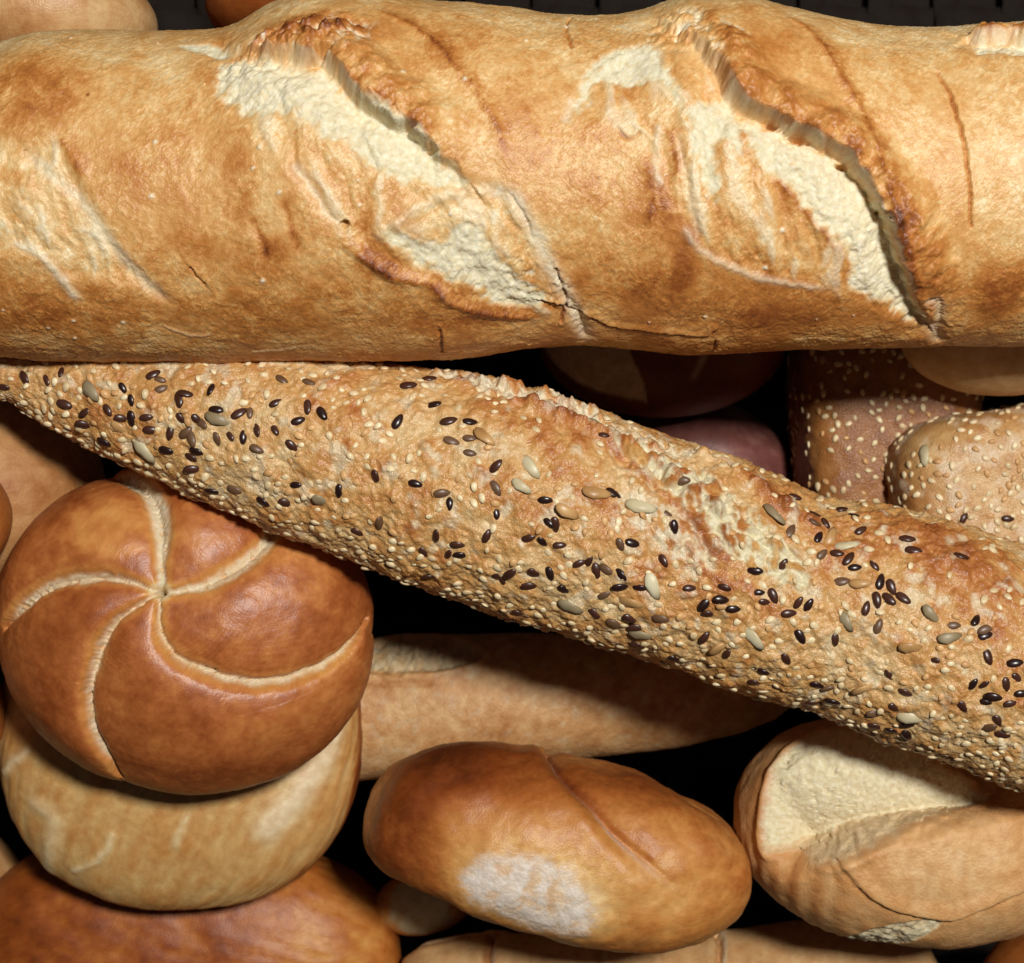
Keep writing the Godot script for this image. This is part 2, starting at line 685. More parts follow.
# ------------------------------------------------------------------ the big white baguette
func white_baguette() -> void:
	var rows := [[-420, 90, 250], [-400, 60, 290], [-340, 40, 335], [-250, 34, 350], [-120, 34, 355], [0, 42, 357], [50, 30, 361], [150, 31, 363], [215, 30, 363], [240, 24, 363], [275, 4, 362], [320, -10, 362], [380, -8, 361], [430, 0, 360], [480, 4, 355], [560, 14, 347], [610, 14, 348], [645, 6, 350], [680, -6, 353], [730, -8, 353], [780, 4, 351], [850, 22, 350], [900, 26, 348], [960, 24, 346], [1024, 20, 345], [1150, 24, 345], [1300, 30, 340], [1400, 60, 310], [1430, 100, 260]]
	var g := tube_skin(rows, 0.0, 0.92, -30.0, 1055.0, 0.00031, 0.00033)
	bake(g, 0.345, 0.7, 0.16, 0.20)
	# browning that belongs to the loaf: paler crown side, browner flanks, veined skin
	for k in g.nu * g.nv:
		var q := g.Q[k]
		var p := g.P[k] * 1000.0
		var v := n_vein.get_noise_3dv(p)
		var m := n_mid.get_noise_3d(p.x * 0.5 + 40.0, p.y * 0.5, p.z * 0.5)
		g.T[k] += 0.09 * v + 0.09 * m
		g.T[k] += 0.13 * sst(14.0, 34.0, q.y + 7.0 * m) - 0.07 * sst(-24.0, -44.0, q.y + 5.0 * m)
		var web := 1.0 - sst(-1.0, -0.72, n_net.get_noise_3dv(p))
		var web2 := 1.0 - sst(-1.0, -0.75, n_net.get_noise_3dv(p * 0.42 + Vector3(9, 0, 0)))
		var few := sst(-0.6, 0.2, n_low.get_noise_3d(p.x * 1.6 + 60.0, p.y * 1.6, p.z * 1.6))
		g.T[k] -= (0.10 * web + 0.13 * web2) * few - 0.05
		var wr := n_mid.get_noise_2d(q.x * 0.6 - q.y * 0.35, q.y * 1.3 + q.x * 0.2)
		g.H[k] += 0.16 * wr * few * sst(20.0, 34.0, q.y)
		g.T[k] -= 0.05 * wr * few * sst(20.0, 34.0, q.y)
		g.H[k] += 0.14 * v + 0.10 * 0.5 * n_fine.get_noise_3dv(p * 0.55) + (0.08 * web + 0.14 * web2) * few
	# broad brown patches: [x, y, rx, ry, amount]
	for e in [[30, 95, 60, 55, 0.20], [20, 310, 70, 40, 0.16], [140, 170, 60, 60, 0.06], [240, 180, 18, 60, 0.22], [262, 262, 30, 26, 0.14], [180, 260, 70, 40, 0.08], [650, 205, 30, 50, 0.20], [684, 258, 16, 36, 0.24], [760, 318, 120, 22, 0.14], [470, 318, 110, 12, 0.14], [660, 290, 90, 26, 0.10], [1000, 290, 40, 40, 0.16], [870, 60, 40, 40, -0.07], [960, 200, 50, 90, -0.05], [560, 90, 50, 60, -0.05], [545, 190, 24, 60, -0.07], [600, 230, 40, 70, 0.03], [770, 60, 60, 40, 0.13], [310, 25, 60, 20, 0.22], [400, 45, 60, 36, 0.12], [190, 60, 60, 26, -0.08], [110, 340, 120, 14, -0.10], [330, 345, 140, 10, -0.06]]:
		var c := g.on(e[0], e[1])
		var ex := g.on(e[0] + e[2], e[1])
		var ey := g.on(e[0], minf(e[1] + e[3], 356.0)) if e[1] < 181 else g.on(e[0], maxf(e[1] - e[3], 20.0))
		var rx := absf(ex.x - c.x) + 0.5
		var ryy := absf(ey.y - c.y) + 0.5
		for i in g.nu:
			if absf(g.r_lo[i].x - c.x) > rx * 1.9:
				continue
			for j in g.nv:
				var k := i * g.nv + j
				var dq := g.Q[k] - c
				if absf(dq.y) > ryy * 1.9:
					continue
				var p := g.P[k] * 1000.0
				var w := Vector2(dq.x / rx, dq.y / ryy).length() + 0.45 * n_mid.get_noise_3dv(p) + 0.12 * n_vein.get_noise_3dv(p)
				g.T[k] += e[4] * (1.0 - sst(0.45, 1.25, w))
	# the stretched golden skin inside each cut: [outline, paleness, hollow]
	for e in [
		[[222, 60, 300, 60, 350, 90, 440, 165, 510, 195, 545, 270, 575, 318, 520, 314, 450, 296, 395, 272, 340, 235, 290, 170, 250, 130, 226, 110], -0.09, 0.5],
		[[575, 100, 640, 45, 690, 60, 745, 100, 850, 170, 905, 260, 930, 325, 880, 310, 830, 288, 748, 274, 700, 248, 660, 180, 600, 120], -0.08, 0.4],
		[[-20, 140, 23, 142, 58, 138, 85, 184, 108, 230, 131, 262, 172, 305, 127, 283, 77, 279, 58, 263, 38, 255, -20, 240], -0.16, 0.7]]:
		g.area(spline(g.pts(e[0]), true), 6.0)
		for k in g.hit:
			var p := g.P[k] * 1000.0
			var w := sst(-1.5, 2.5, g.d[k] + 1.6 * n_mid.get_noise_3dv(p))
			var q := g.Q[k]
			var al := q.x * 0.95 - q.y * 0.3
			var ac := q.y * 0.95 + q.x * 0.3
			var warp := 5.0 * n_low.get_noise_3dv(p)
			var st := n_mid.get_noise_2d((al + warp) * 0.85, ac * 0.28 + 20.0)
			var st2 := n_mid.get_noise_2d((al + warp) * 2.2, ac * 0.6 + 120.0)
			g.T[k] += w * (e[1] - 0.20 * st + 0.05 * st2 + 0.10 * n_vein.get_noise_3dv(p * 0.7))
			g.C[k] = maxf(g.C[k], w * 0.45 * sst(0.15, 0.5, st + 0.25 * st2))
			g.H[k] += w * (0.9 * st + 0.08 * st2 - e[2])
	# ears: the torn crust lip that stands over the cut. [inner lip, height, width, depth of the cut below]
	for e in [
		[[232, 44, 262, 50, 300, 53, 329, 60, 356, 90, 387, 113, 419, 135, 440, 152, 458, 166, 470, 182], 4.2, 11.0, 2.8, 0.5],
		[[668, 22, 700, 40, 720, 61, 729, 86, 748, 103, 786, 124, 824, 140, 848, 158, 871, 186, 887, 212, 900, 248, 912, 286, 928, 326], 4.4, 10.0, 3.4, 0.3],
		[[965, 36, 985, 40, 1010, 38, 1050, 42], 3.0, 7.0, 1.2, 0.1]]:
		g.near(spline(g.pts(e[0])), 15.0)
		for k in g.hit:
			var p := g.P[k] * 1000.0
			var rag := 0.45 * n_mid.get_noise_3dv(p * 2.0) + 0.12 * n_fine.get_noise_3dv(p) + 1.5 * n_mid.get_noise_3dv(p * 0.8)
			var d := g.d[k] + rag
			var u := g.tau[k]
			var fade := sst(0.0, e[4], u) * (1.0 - sst(0.72, 1.0, u))
			if d > -1.3:
				var body := (1.0 - sst(e[2] * 0.35, e[2] * 1.15, d)) * fade * sst(-1.3, 0.6, d)
				g.H[k] += e[1] * body * (0.85 + 0.35 * n_mid.get_noise_3dv(p * 1.2))
				g.T[k] += (0.15 * body + 0.10 * bell(d - 0.5, 1.0) * fade) * (1.0 + 0.9 * n_mid.get_noise_3dv(p))
			if d < 0.0:
				var dep := sst(0.0, 1.6, -d) * (1.0 - sst(1.2, 9.0, -d))
				g.H[k] -= e[3] * dep * (0.35 + 0.65 * fade)
			var wall := sst(-2.2, -0.6, d) * (1.0 - sst(-0.1, 0.5, d)) * fade
			g.C[k] = maxf(g.C[k], wall * (0.45 + 0.8 * n_mid.get_noise_3dv(p * 1.5)))
			g.H[k] += wall * 0.8 * n_mid.get_noise_3dv(p * 0.8)
	# flaky lumps where the crust tore: [x, y, rx, ry, relief]
	for e in [[285, 40, 70, 22, 2.4], [340, 30, 40, 25, 1.4], [680, 24, 40, 26, 1.6], [725, 40, 26, 26, 1.0], [1005, 30, 34, 16, 1.8], [560, 292, 16, 24, 1.2], [930, 312, 14, 20, 1.2], [520, 275, 26, 26, 0.8]]:
		var c := g.on(e[0], e[1])
		for i in g.nu:
			if absf(g.r_lo[i].x - c.x) > e[2] * 0.3:
				continue
			for j in g.nv:
				var k := i * g.nv + j
				var dq := g.Q[k] - c
				if absf(dq.y) > e[3] * 0.5:
					continue
				var w := 1.0 - sst(0.3, 1.2, Vector2(dq.x / (e[2] * 0.21), dq.y / (e[3] * 0.3)).length())
				if w > 0.0:
					var p := g.P[k] * 1000.0
					var fl := n_mid.get_noise_3dv(p * 1.5) + 0.25 * n_fine.get_noise_3dv(p)
					g.H[k] += w * e[4] * fl
					g.T[k] += w * 0.35 * fl
					g.C[k] = maxf(g.C[k], 0.7 * w * sst(0.15, 0.4, -fl))
	# the brown ridge outside each ear
	for e in [
		[[368, 8, 419, 31, 454, 66, 481, 98, 501, 137, 508, 166], 0.22, 0.5],
		[[767, 9, 805, 28, 843, 80, 866, 123, 880, 170, 895, 213, 906, 246, 916, 283], 0.20, 0.6],
		[[333, 234, 364, 258, 395, 277, 427, 283, 450, 301, 481, 312, 524, 317, 559, 311], 0.24, 0.9],
		[[58, 136, 85, 182], 0.2, 0.4], [[250, 215, 262, 240, 270, 262], 0.2, -0.25], [[280, 195, 292, 225, 300, 258], 0.16, -0.25],
		[[668, 125, 676, 160, 678, 185], 0.18, 0.3], [[640, 150, 652, 190, 648, 230], 0.14, 0.3], [[770, 170, 800, 205, 826, 235, 846, 262], 0.2, 0.4], [[736, 118, 742, 160], 0.2, 0.3]]:
		g.near(spline(g.pts(e[0])), 5.0)
		for k in g.hit:
			var p := g.P[k] * 1000.0
			var d := g.d[k] + 0.5 * n_mid.get_noise_3dv(p * 1.5)
			var fade := sst(0.0, 0.15, g.tau[k]) * (1.0 - sst(0.8, 1.0, g.tau[k]))
			g.T[k] += e[1] * fade * (bell(d, 0.75) + 0.45 * bell(d - 1.6, 1.8)) * (0.9 + 0.5 * n_vein.get_noise_3dv(p))
			g.H[k] += e[2] * fade * bell(d, 1.3)
	# open crumb: [outline, relief, part]
	var part := 1
	for e in [
		[[220, 64, 262, 54, 300, 60, 328, 66, 347, 90, 382, 108, 420, 134, 440, 154, 456, 168, 468, 184, 440, 189, 418, 181, 400, 183, 375, 172, 358, 160, 345, 140, 320, 136, 310, 125, 290, 112, 265, 116, 240, 112, 222, 98], 1.0, 1],
		[[372, 226, 395, 230, 420, 240, 442, 240, 452, 224, 470, 222, 486, 236, 506, 264, 522, 282, 551, 300, 524, 308, 497, 305, 473, 290, 434, 273, 403, 254], 0.8, 2],
		[[743, 108, 776, 128, 805, 142, 830, 150, 854, 175, 878, 205, 892, 234, 904, 265, 913, 293, 926, 322, 909, 325, 890, 308, 853, 289, 848, 256, 824, 228, 800, 204, 786, 184, 767, 170, 750, 148], 1.0, 3],
		[[686, 113, 720, 92, 741, 110, 740, 152, 728, 140, 718, 148, 720, 192, 711, 199, 697, 164], 0.6, 4],
		[[573, 100, 587, 71, 616, 50, 653, 46, 672, 74, 683, 106, 668, 92, 652, 80, 630, 86, 598, 85, 578, 116], 0.5, 5],
		[[972, 44, 985, 40, 1002, 42, 1040, 38, 1040, 50, 1014, 54, 996, 49, 984, 52], 0.9, 6],
		[[180, 46, 220, 44, 228, 54, 200, 54], 0.3, 7]]:
		g.area(spline(g.pts(e[0]), true), 5.0)
		for k in g.hit:
			var p := g.P[k] * 1000.0
			var q := g.Q[k]
			var d := g.d[k] + 1.3 * n_mid.get_noise_3dv(p * 1.5) + 0.35 * n_fine.get_noise_3dv(p)
			var w := sst(-0.9, 0.9, d)
			if w <= 0.0:
				continue
			# fibres run across the cut
			var al := (q.x + q.y) * 0.7
			var ac := (q.y - q.x) * 0.7
			var fib := n_mid.get_noise_2d(al * 2.2, ac * 0.7 + 50.0)
			var tear := n_mid.get_noise_2d(al * 1.3 + 90.0, ac * 1.3)
			g.C[k] = maxf(g.C[k], w * (0.97 - 0.45 * sst(-0.1, 0.5, tear + 0.6 * fib - 0.22 * minf(d, 2.5)) - 0.5 * (1.0 - sst(0.2, 2.2, d)) * sst(-0.15, 0.25, fib)))
			g.H[k] += w * e[1] * (0.25 * fib + 0.7 * tear + 0.06 * n_fine.get_noise_3dv(p * 0.6)) - 0.35 * w
			g.T[k] = lerpf(g.T[k], 0.24 + 0.2 * tear, w * 0.7)
			if w > 0.5:
				g.L[k] = e[2]
	# holes torn under the lip of the right cut
	for e in [[775, 121, 7, 4], [786, 125, 6, 4], [801, 136, 11, 6], [845, 166, 7, 4], [884, 214, 6, 5], [325, 54, 10, 4], [410, 128, 8, 3], [432, 150, 5, 4], [345, 224, 5, 3]]:
		var c := g.on(e[0], e[1])
		for i in g.nu:
			if absf(g.r_lo[i].x - c.x) > 5.0:
				continue
			for j in g.nv:
				var k := i * g.nv + j
				var dq := g.Q[k] - c
				if absf(dq.y) > 5.0:
					continue
				var r := Vector2(dq.x / (e[2] * 0.2), dq.y / (e[3] * 0.2)).length() + 0.5 * n_fine.get_noise_3dv(g.P[k] * 1000.0)
				g.H[k] -= 3.0 * (1.0 - sst(0.5, 1.2, r))
	# pale seams and floury edges: [line, width, crumb, groove]
	for e in [
		[[470, 184, 505, 194, 514, 198, 532, 230, 551, 270, 567, 297, 583, 332, 584, 344], 1.6, 0.75, 0.35],
		[[372, 242, 419, 208, 466, 191, 505, 195], 1.2, 0.35, -0.6],
		[[290, 160, 300, 172, 313, 191, 329, 215, 346, 226], 0.9, 0.5, 0.5],
		[[8, 242, 38, 253, 61, 277, 81, 303], 1.0, 0.7, -0.3],
		[[23, 146, 45, 170, 80, 200, 108, 240, 131, 268, 172, 306], 1.3, 0.55, 0.3],
		[[682, 222, 701, 250, 748, 274, 795, 283, 836, 288], 0.8, 0.45, -0.3],
		[[660, 120, 656, 160, 662, 190], 0.8, 0.5, -0.4],
		[[678, 130, 690, 200, 700, 245], 0.7, 0.3, 0.4],
		[[573, 99, 568, 112, 566, 126], 1.0, 0.5, 0.3],
		[[905, 320, 930, 326, 942, 342], 1.6, 0.6, 1.2], [[920, 300, 938, 300, 940, 330], 1.0, 0.5, 0.8],
		[[262, 120, 270, 140, 278, 150], 0.8, 0.4, -0.3], [[560, 290, 580, 316, 586, 340], 1.1, 0.5, 0.8],
		[[250, 352, 280, 350, 300, 346], 0.6, 0.4, -0.2], [[160, 325, 190, 335, 215, 333], 0.5, 0.25, -0.3]]:
		g.near(spline(g.pts(e[0])), 4.0)
		for k in g.hit:
			var p := g.P[k] * 1000.0
			var d := g.d[k] + 0.5 * n_mid.get_noise_3dv(p * 2.0) + 0.2 * n_fine.get_noise_3dv(p)
			var fade := sst(0.0, 0.1, g.tau[k]) * (1.0 - sst(0.85, 1.0, g.tau[k]))
			var b := bell(d, e[1]) * fade
			g.C[k] = maxf(g.C[k], e[2] * b * (0.8 + 0.5 * n_vein.get_noise_3dv(p)))
			g.H[k] -= e[3] * b
	# hairline cracks and flaking edges in the crust: [line, depth, step]
	for e in [
		[[937, 73, 949, 90, 954, 106, 961, 128, 966, 150, 968, 170, 970, 195, 971, 226], 0.9, 0.15],
		[[540, 302, 560, 306, 578, 313, 596, 320, 611, 327, 650, 330, 705, 336, 716, 330], 0.5, 0.5],
		[[570, 18, 566, 30, 572, 48], 0.7, 0.1], [[556, 270, 566, 300, 560, 322], 0.8, 0.4],
		[[190, 268, 196, 276, 204, 284], 0.5, 0.3], [[440, 330, 443, 352], 0.6, 0.2], [[716, 340, 712, 352], 0.6, 0.2], [[620, 130, 628, 140, 640, 132], 0.5, 0.2],
		[[512, 196, 522, 212, 530, 228], 0.4, 0.3]]:
		g.near(spline(g.pts(e[0])), 3.0)
		for k in g.hit:
			var p := g.P[k] * 1000.0
			var d := g.d[k] + 0.45 * n_mid.get_noise_3dv(p * 2.5)
			g.H[k] -= e[1] * bell(d, 0.28)
			g.T[k] += 0.32 * bell(d, 0.3)  # crack painted darker in place of shade; the grid is too coarse for it
			g.H[k] += e[2] * sst(0.0, 0.4, d) * (1.0 - sst(0.4, 3.0, d))
	for i in 46:
		var c := Vector2(rng.randf_range(-112.0, 112.0), rng.randf_range(-44.0, 50.0))
		var rad := rng.randf_range(0.25, 0.62)
		var dark := i % 9 == 0
		var i0 := tube_index(g, c) / g.nv
		for i2 in range(maxi(i0 - 5, 0), mini(i0 + 6, g.nu)):
			for j in g.nv:
				var k := i2 * g.nv + j
				var dd := g.Q[k].distance_to(c)
				if dd < rad * 1.6:
					if dark:
						g.T[k] += 0.5 * (1.0 - sst(rad * 0.3, rad, dd))
					else:
						g.C[k] = maxf(g.C[k], 0.85 * (1.0 - sst(rad * 0.5, rad * 1.3, dd)))
						g.H[k] += 0.35 * (1.0 - sst(rad * 0.2, rad * 1.4, dd))
	var t := thing("white_baguette", "large golden white baguette with ragged torn cuts showing cream crumb", "baguette")
	var parts := [["crust", M.crust]]
	for i in 7:
		parts.append(["score_cut", M.crumb, "pale torn crumb in a score cut"])
	var pal := ramp([[0.0, 247, 234, 202], [0.2, 236, 204, 148], [0.4, 221, 170, 104], [0.58, 196, 130, 64], [0.78, 150, 84, 36], [1.0, 88, 44, 18]])
	finish(g, t, parts, pal, Color8(241, 234, 210), 0.035)

# ------------------------------------------------------------------ the seeded baguette
func seeded_baguette() -> void:
	var rows := [[-30, 372, 380], [-18, 364, 388], [0, 355, 398], [50, 346, 426], [100, 340, 452], [150, 338, 475], [200, 339, 500], [250, 342, 521], [300, 347, 541], [350, 355, 561], [400, 364, 580], [450, 372, 597], [500, 381, 615], [560, 396, 633], [610, 416, 649], [680, 440, 670], [730, 456, 688], [780, 478, 702], [820, 497, 714], [880, 506, 740], [950, 521, 764], [1024, 548, 791], [1100, 580, 815], [1200, 630, 835], [1260, 670, 840], [1300, 715, 820], [1315, 750, 790]]
	var g := tube_skin(rows, -0.010, 0.90, -35.0, 1055.0, 0.00033, 0.00033)
	bake(g, 0.34, 0.9, 0.5, 0.24)
	for k in g.nu * g.nv:
		var p := g.P[k] * 1000.0
		var v := n_vein.get_noise_3dv(p)
		var c := n_cell.get_noise_3dv(p * 0.8)
		g.H[k] += 0.22 * v + 0.95 * n_mid.get_noise_3dv(p * 0.8) + 0.5 * n_mid.get_noise_3dv(p * 2.0) + 0.22 * n_fine.get_noise_3dv(p * 0.7)
		g.T[k] += 0.07 * v + 0.12 * n_mid.get_noise_3d(p.x * 0.6, p.y * 0.6, p.z * 0.6 + 70.0)
		g.C[k] = 0.55 * sst(0.14, 0.5, n_mid.get_noise_3d(p.x * 0.9 + 33.0, p.y * 0.9, p.z * 0.9))
		g.T[k] += 0.10 * sst(0.1, 0.45, n_mid.get_noise_3d(p.x * 0.7, p.y * 0.7 + 55.0, p.z * 0.7)) - 0.01
	# browner ridge along the top right, browner right end
	for e in [[[470, 395, 560, 415, 640, 455, 700, 500, 720, 560], 0.20, 7.0], [[800, 520, 880, 530, 960, 550, 1040, 590], 0.2, 8.0], [[560, 470, 600, 500, 650, 545, 690, 590], 0.12, 4.0], [[740, 470, 780, 510, 800, 560], 0.12, 4.0], [[860, 560, 960, 580, 1040, 640], 0.08, 9.0]]:
		g.near(spline(g.pts(e[0])), e[2] * 2.0)
		for k in g.hit:
			var p := g.P[k] * 1000.0
			g.T[k] += e[1] * bell(g.d[k] + 2.0 * n_mid.get_noise_3dv(p), e[2]) * (0.8 + 0.8 * n_mid.get_noise_3dv(p * 0.8))
	# the split along its back: rough ridge, then a torn furrow with grey-white crumb
	var label := 1
	for e in [
		[[432, 372, 500, 382, 560, 396, 600, 414, 612, 424, 590, 424, 540, 408, 470, 388], 1.0, 0.65],
		[[598, 425, 640, 440, 690, 462, 740, 498, 790, 545, 812, 575, 800, 590, 770, 580, 735, 558, 700, 520, 668, 490, 636, 462], 1.4, 0.75],
		[[555, 400, 590, 410, 640, 432, 690, 448, 690, 458, 640, 446, 590, 428], 0.8, 0.5],
		[[640, 490, 690, 520, 715, 560, 700, 580, 670, 560, 640, 530, 610, 505], 0.5, 0.55]]:
		g.area(spline(g.pts(e[0]), true), 6.0)
		for k in g.hit:
			var p := g.P[k] * 1000.0
			var q := g.Q[k]
			var d := g.d[k] + 1.5 * n_mid.get_noise_3dv(p * 1.4)
			var w := sst(-0.8, 1.2, d)
			var fib := n_mid.get_noise_2d(q.x * 2.4, q.y * 0.8 + 20.0)
			var tear := n_mid.get_noise_2d(q.x * 1.2 + 7.0, q.y * 1.2)
			g.H[k] += w * e[1] * (0.45 * fib + 1.5 * tear + 0.5 * n_mid.get_noise_3dv(p * 2.2) - 0.35)
			g.C[k] = maxf(g.C[k], w * (e[2] + 0.2) * sst(-0.35, 0.2, 0.6 * fib - tear))
			g.T[k] += w * 0.14 * tear
			if w > 0.5 and label == 2:
				g.L[k] = 1
		label += 1
	for e in [[[500, 398, 560, 416, 620, 440, 670, 474, 715, 504, 745, 534], 2.2], [[690, 448, 750, 480, 800, 515, 830, 530], 1.8], [[440, 380, 500, 386, 560, 398, 610, 418], 1.6], [[600, 440, 640, 470, 690, 520, 720, 565], -1.4], [[690, 560, 720, 582, 760, 590], 0.7]]:
		g.near(spline(g.pts(e[0])), 6.0)
		for k in g.hit:
			var p := g.P[k] * 1000.0
			var d := g.d[k] + 1.2 * n_mid.get_noise_3dv(p * 1.5)
			var f := sst(0.0, 0.12, g.tau[k]) * (1.0 - sst(0.88, 1.0, g.tau[k]))
			g.H[k] += e[1] * f * bell(d, 2.2) * clampf(0.8 + 1.3 * n_mid.get_noise_3dv(p * 1.2), 0.2, 1.15)
			g.T[k] += 0.16 * f * bell(d - 0.3, 1.3)
	var t := thing("seeded_baguette", "slender multigrain baguette crusted with dark flax, sesame and sunflower seeds", "baguette")
	var pal := ramp([[0.0, 234, 220, 186], [0.2, 222, 192, 142], [0.4, 206, 158, 96], [0.58, 184, 118, 62], [0.78, 146, 82, 40], [1.0, 84, 42, 20]])
	finish(g, t, [["crust", M.rough], ["split", M.crumb, "rough grey-white crumb in the split along its back"]], pal, Color8(230, 224, 198), 0.09)
	# seeds, stuck into the crust
	var base := t.position
	var flax := seed_mesh(16.0 * S, 9.8 * S, 5.2 * S, 0.3)
	var sun := seed_mesh(30.0 * S, 20.5 * S, 11.0 * S, 0.45, 10, 12, 0.10)
	var ses := seed_mesh(11.2 * S, 9.2 * S, 5.0 * S, 0.4, 6, 8)
	var taken := PackedVector2Array()
	for e in [[34, 360, 40], [62, 373, 90], [6, 387, 10], [47, 381, 70], [25, 379, 60], [66, 404, 20], [86, 413, -30], [84, 424, 20], [124, 389, 60], [132, 401, 80], [154, 375, -30], [161, 380, 10], [162, 389, -20], [187, 395, 10], [180, 401, 80], [182, 419, 60], [198, 420, 45], [122, 418, 15], [132, 419, 90], [149, 418, -5], [151, 430, 0], [170, 435, 100], [187, 433, -40], [193, 440, 70], [167, 450, 10], [192, 459, 30], [193, 469, 0], [109, 410, 60], [106, 440, 30],
		[212, 392, 100], [217, 410, 5], [203, 424, 35], [240, 414, -35], [250, 413, 90], [276, 404, -30], [310, 383, 30], [309, 409, 80], [298, 421, -20], [324, 416, 65], [258, 431, 65], [276, 431, 65], [244, 438, 95], [231, 437, 50], [218, 440, 80], [292, 447, 50], [258, 450, 25], [198, 452, 20], [297, 487, -5], [340, 491, 100], [377, 478, 90], [264, 502, 35], [288, 505, 30], [214, 493, 20], [235, 492, 20], [282, 380, 40], [359, 533, 40],
		[409, 387, -10], [435, 404, 5], [399, 422, -60], [450, 422, -15], [470, 422, 0], [452, 441, 20], [471, 439, 5], [471, 454, 10], [417, 485, 15], [443, 494, -5], [451, 505, 90], [496, 467, -45], [496, 489, 60], [546, 502, 5], [549, 523, 40], [556, 526, 80], [497, 515, 80], [437, 536, -75], [487, 536, -70], [424, 552, 60], [459, 545, 5], [461, 555, 10], [449, 554, -60], [529, 539, -20], [543, 543, 55], [560, 546, 0], [536, 574, 50], [550, 575, 80], [497, 577, 60], [510, 574, -50], [503, 582, 80], [529, 588, 0], [430, 575, 30], [430, 379, -20], [518, 611, 20], [380, 523, 80],
		[580, 564, -20], [590, 562, -70], [597, 573, 80], [606, 570, 30], [621, 545, 70], [633, 544, 15], [665, 562, 60], [622, 575, 50], [621, 587, 0], [606, 597, -20], [640, 588, 5], [565, 592, 60], [594, 615, 50], [630, 617, 40], [615, 623, 30], [661, 618, 0], [691, 589, 0], [725, 588, 15], [721, 599, 5], [705, 604, -50], [710, 615, 10], [734, 610, 5], [705, 638, -60], [727, 654, -60], [668, 514, 25], [675, 529, 80], [683, 484, 0], [615, 494, 30], [605, 439, 0], [635, 629, 0], [637, 645, 10], [674, 657, 30],
		[759, 593, 0], [765, 603, 10], [774, 597, 70], [756, 572, 5], [790, 614, 0], [799, 603, -60], [810, 606, -60], [815, 515, 0], [827, 525, 70], [816, 526, 20], [820, 538, -60], [823, 556, -40], [837, 555, 10], [848, 560, -50], [856, 568, -5], [843, 582, -5], [867, 609, -75], [836, 641, 80], [787, 659, 70], [855, 516, 20], [862, 532, -40], [841, 509, 0], [785, 565, -60], [792, 530, -60], [817, 686, 20], [829, 690, -20], [832, 700, 0], [801, 638, 60], [764, 673, 20], [755, 681, 10], [813, 702, 20], [876, 566, 60], [877, 601, 80], [796, 500, 15],
		[882, 582, -70], [892, 588, 70], [890, 600, 40], [904, 599, 40], [880, 628, -70], [908, 541, 10], [914, 551, 20], [962, 559, 20], [891, 677, 70], [907, 695, 25], [895, 707, 40], [874, 714, 10], [937, 661, 10], [954, 627, 0], [976, 621, -60], [987, 630, -20], [987, 637, -15], [988, 658, 75], [1015, 664, -5], [1018, 679, 40], [1006, 685, 80], [973, 685, -60], [985, 686, -50], [993, 697, 5], [1010, 703, -5], [986, 703, 5], [963, 707, 55], [990, 728, -40], [999, 722, 60], [1002, 736, 10], [876, 725, 20], [892, 730, 30], [907, 735, 70], [908, 727, 0], [1022, 694, 0], [1040, 640, 30], [1052, 700, -20], [1070, 680, 60]]:
		var q := g.on(e[0], e[1])
		taken.append(q)
		var pick := rng.randf()
		var m: Material = M.flax if pick < 0.5 else (M.flax_dark if pick < 0.82 else M.flax_tan)
		put_seed("flax_seed", flax, m, seed_place(g, tube_index(g, q), e[2], 0.5 * S, rng.randf_range(0.8, 1.16), base), t)
	for e in [[93, 392, 50, 2], [147, 450, 55, 0], [122, 428, 45, 1], [322, 501, 60, 2], [219, 420, 20, 2], [486, 438, 50, 1], [532, 468, 55, 0], [523, 488, 35, 0], [568, 512, 25, 1], [655, 587, 70, 0], [633, 603, 10, 1], [643, 508, 15, 0], [598, 495, 0, 1], [718, 648, -50, 1], [571, 606, 20, 2], [601, 428, 20, 2], [641, 634, 0, 2], [848, 622, 60, 2], [847, 547, 0, 0], [831, 537, -70, 1], [756, 638, 55, 0], [775, 516, 70, 2], [862, 585, 0, 1], [862, 689, -40, 1], [931, 614, 50, 2], [911, 647, 5, 1], [913, 719, 5, 0], [950, 638, -10, 2], [1060, 720, 30, 1]]:
		var q := g.on(e[0], e[1])
		taken.append(q)
		taken.append(q + Vector2(1.2, 0))
		put_seed("sunflower_seed", sun, [M.sun, M.sun_tan, M.sun_grey][e[3]], seed_place(g, tube_index(g, q), e[2], 1.6 * S, rng.randf_range(0.75, 1.12), base), t)
	# sesame: thick at the tip and low on the flank, thin on the split
	var spots := []
	var tries := 0
	while spots.size() < 1350 and tries < 30000:
		tries += 1
		var x := rng.randf_range(-122.0, 170.0)
		var sl := g.slice(x * MM)
		var th := rng.randf_range(-1.5, 1.95)
		var q := Vector2(x, th * g.R * 1000.0)
		var want := 0.36 + 0.08 * sst(0.55, 1.15, th) + 0.45 * (1.0 - sst(-100.0, -55.0, x)) - 0.28 * sst(0.0, -0.5, th) * sst(-40.0, 0.0, x)
		want += 0.9 * n_low.get_noise_2d(q.x * 2.0, q.y * 2.0)
		if rng.randf() > want * (0.2 + 0.8 * sl.y / g.R):
			continue
		var free := true
		for o in taken:
			if absf(o.x - q.x) < 1.7 and absf(o.y - q.y) * sl.y / g.R < 1.5 and Vector2(o.x - q.x, (o.y - q.y) * sl.y / g.R).length() < 2.0:
				free = false
				break
		if not free:
			continue
		taken.append(q)
		var k := tube_index(g, q)
		if g.C[k] > 0.6:
			continue
		spots.append([absf(th - 0.1) + (10.0 if absf(x - 0.0) > 124.0 else 0.0), k, rng.randf_range(0, 180), rng.randf_range(0.7, 1.15), rng.randf()])
	spots.sort_custom(func(a, b): return a[0] < b[0])
	var rest := []
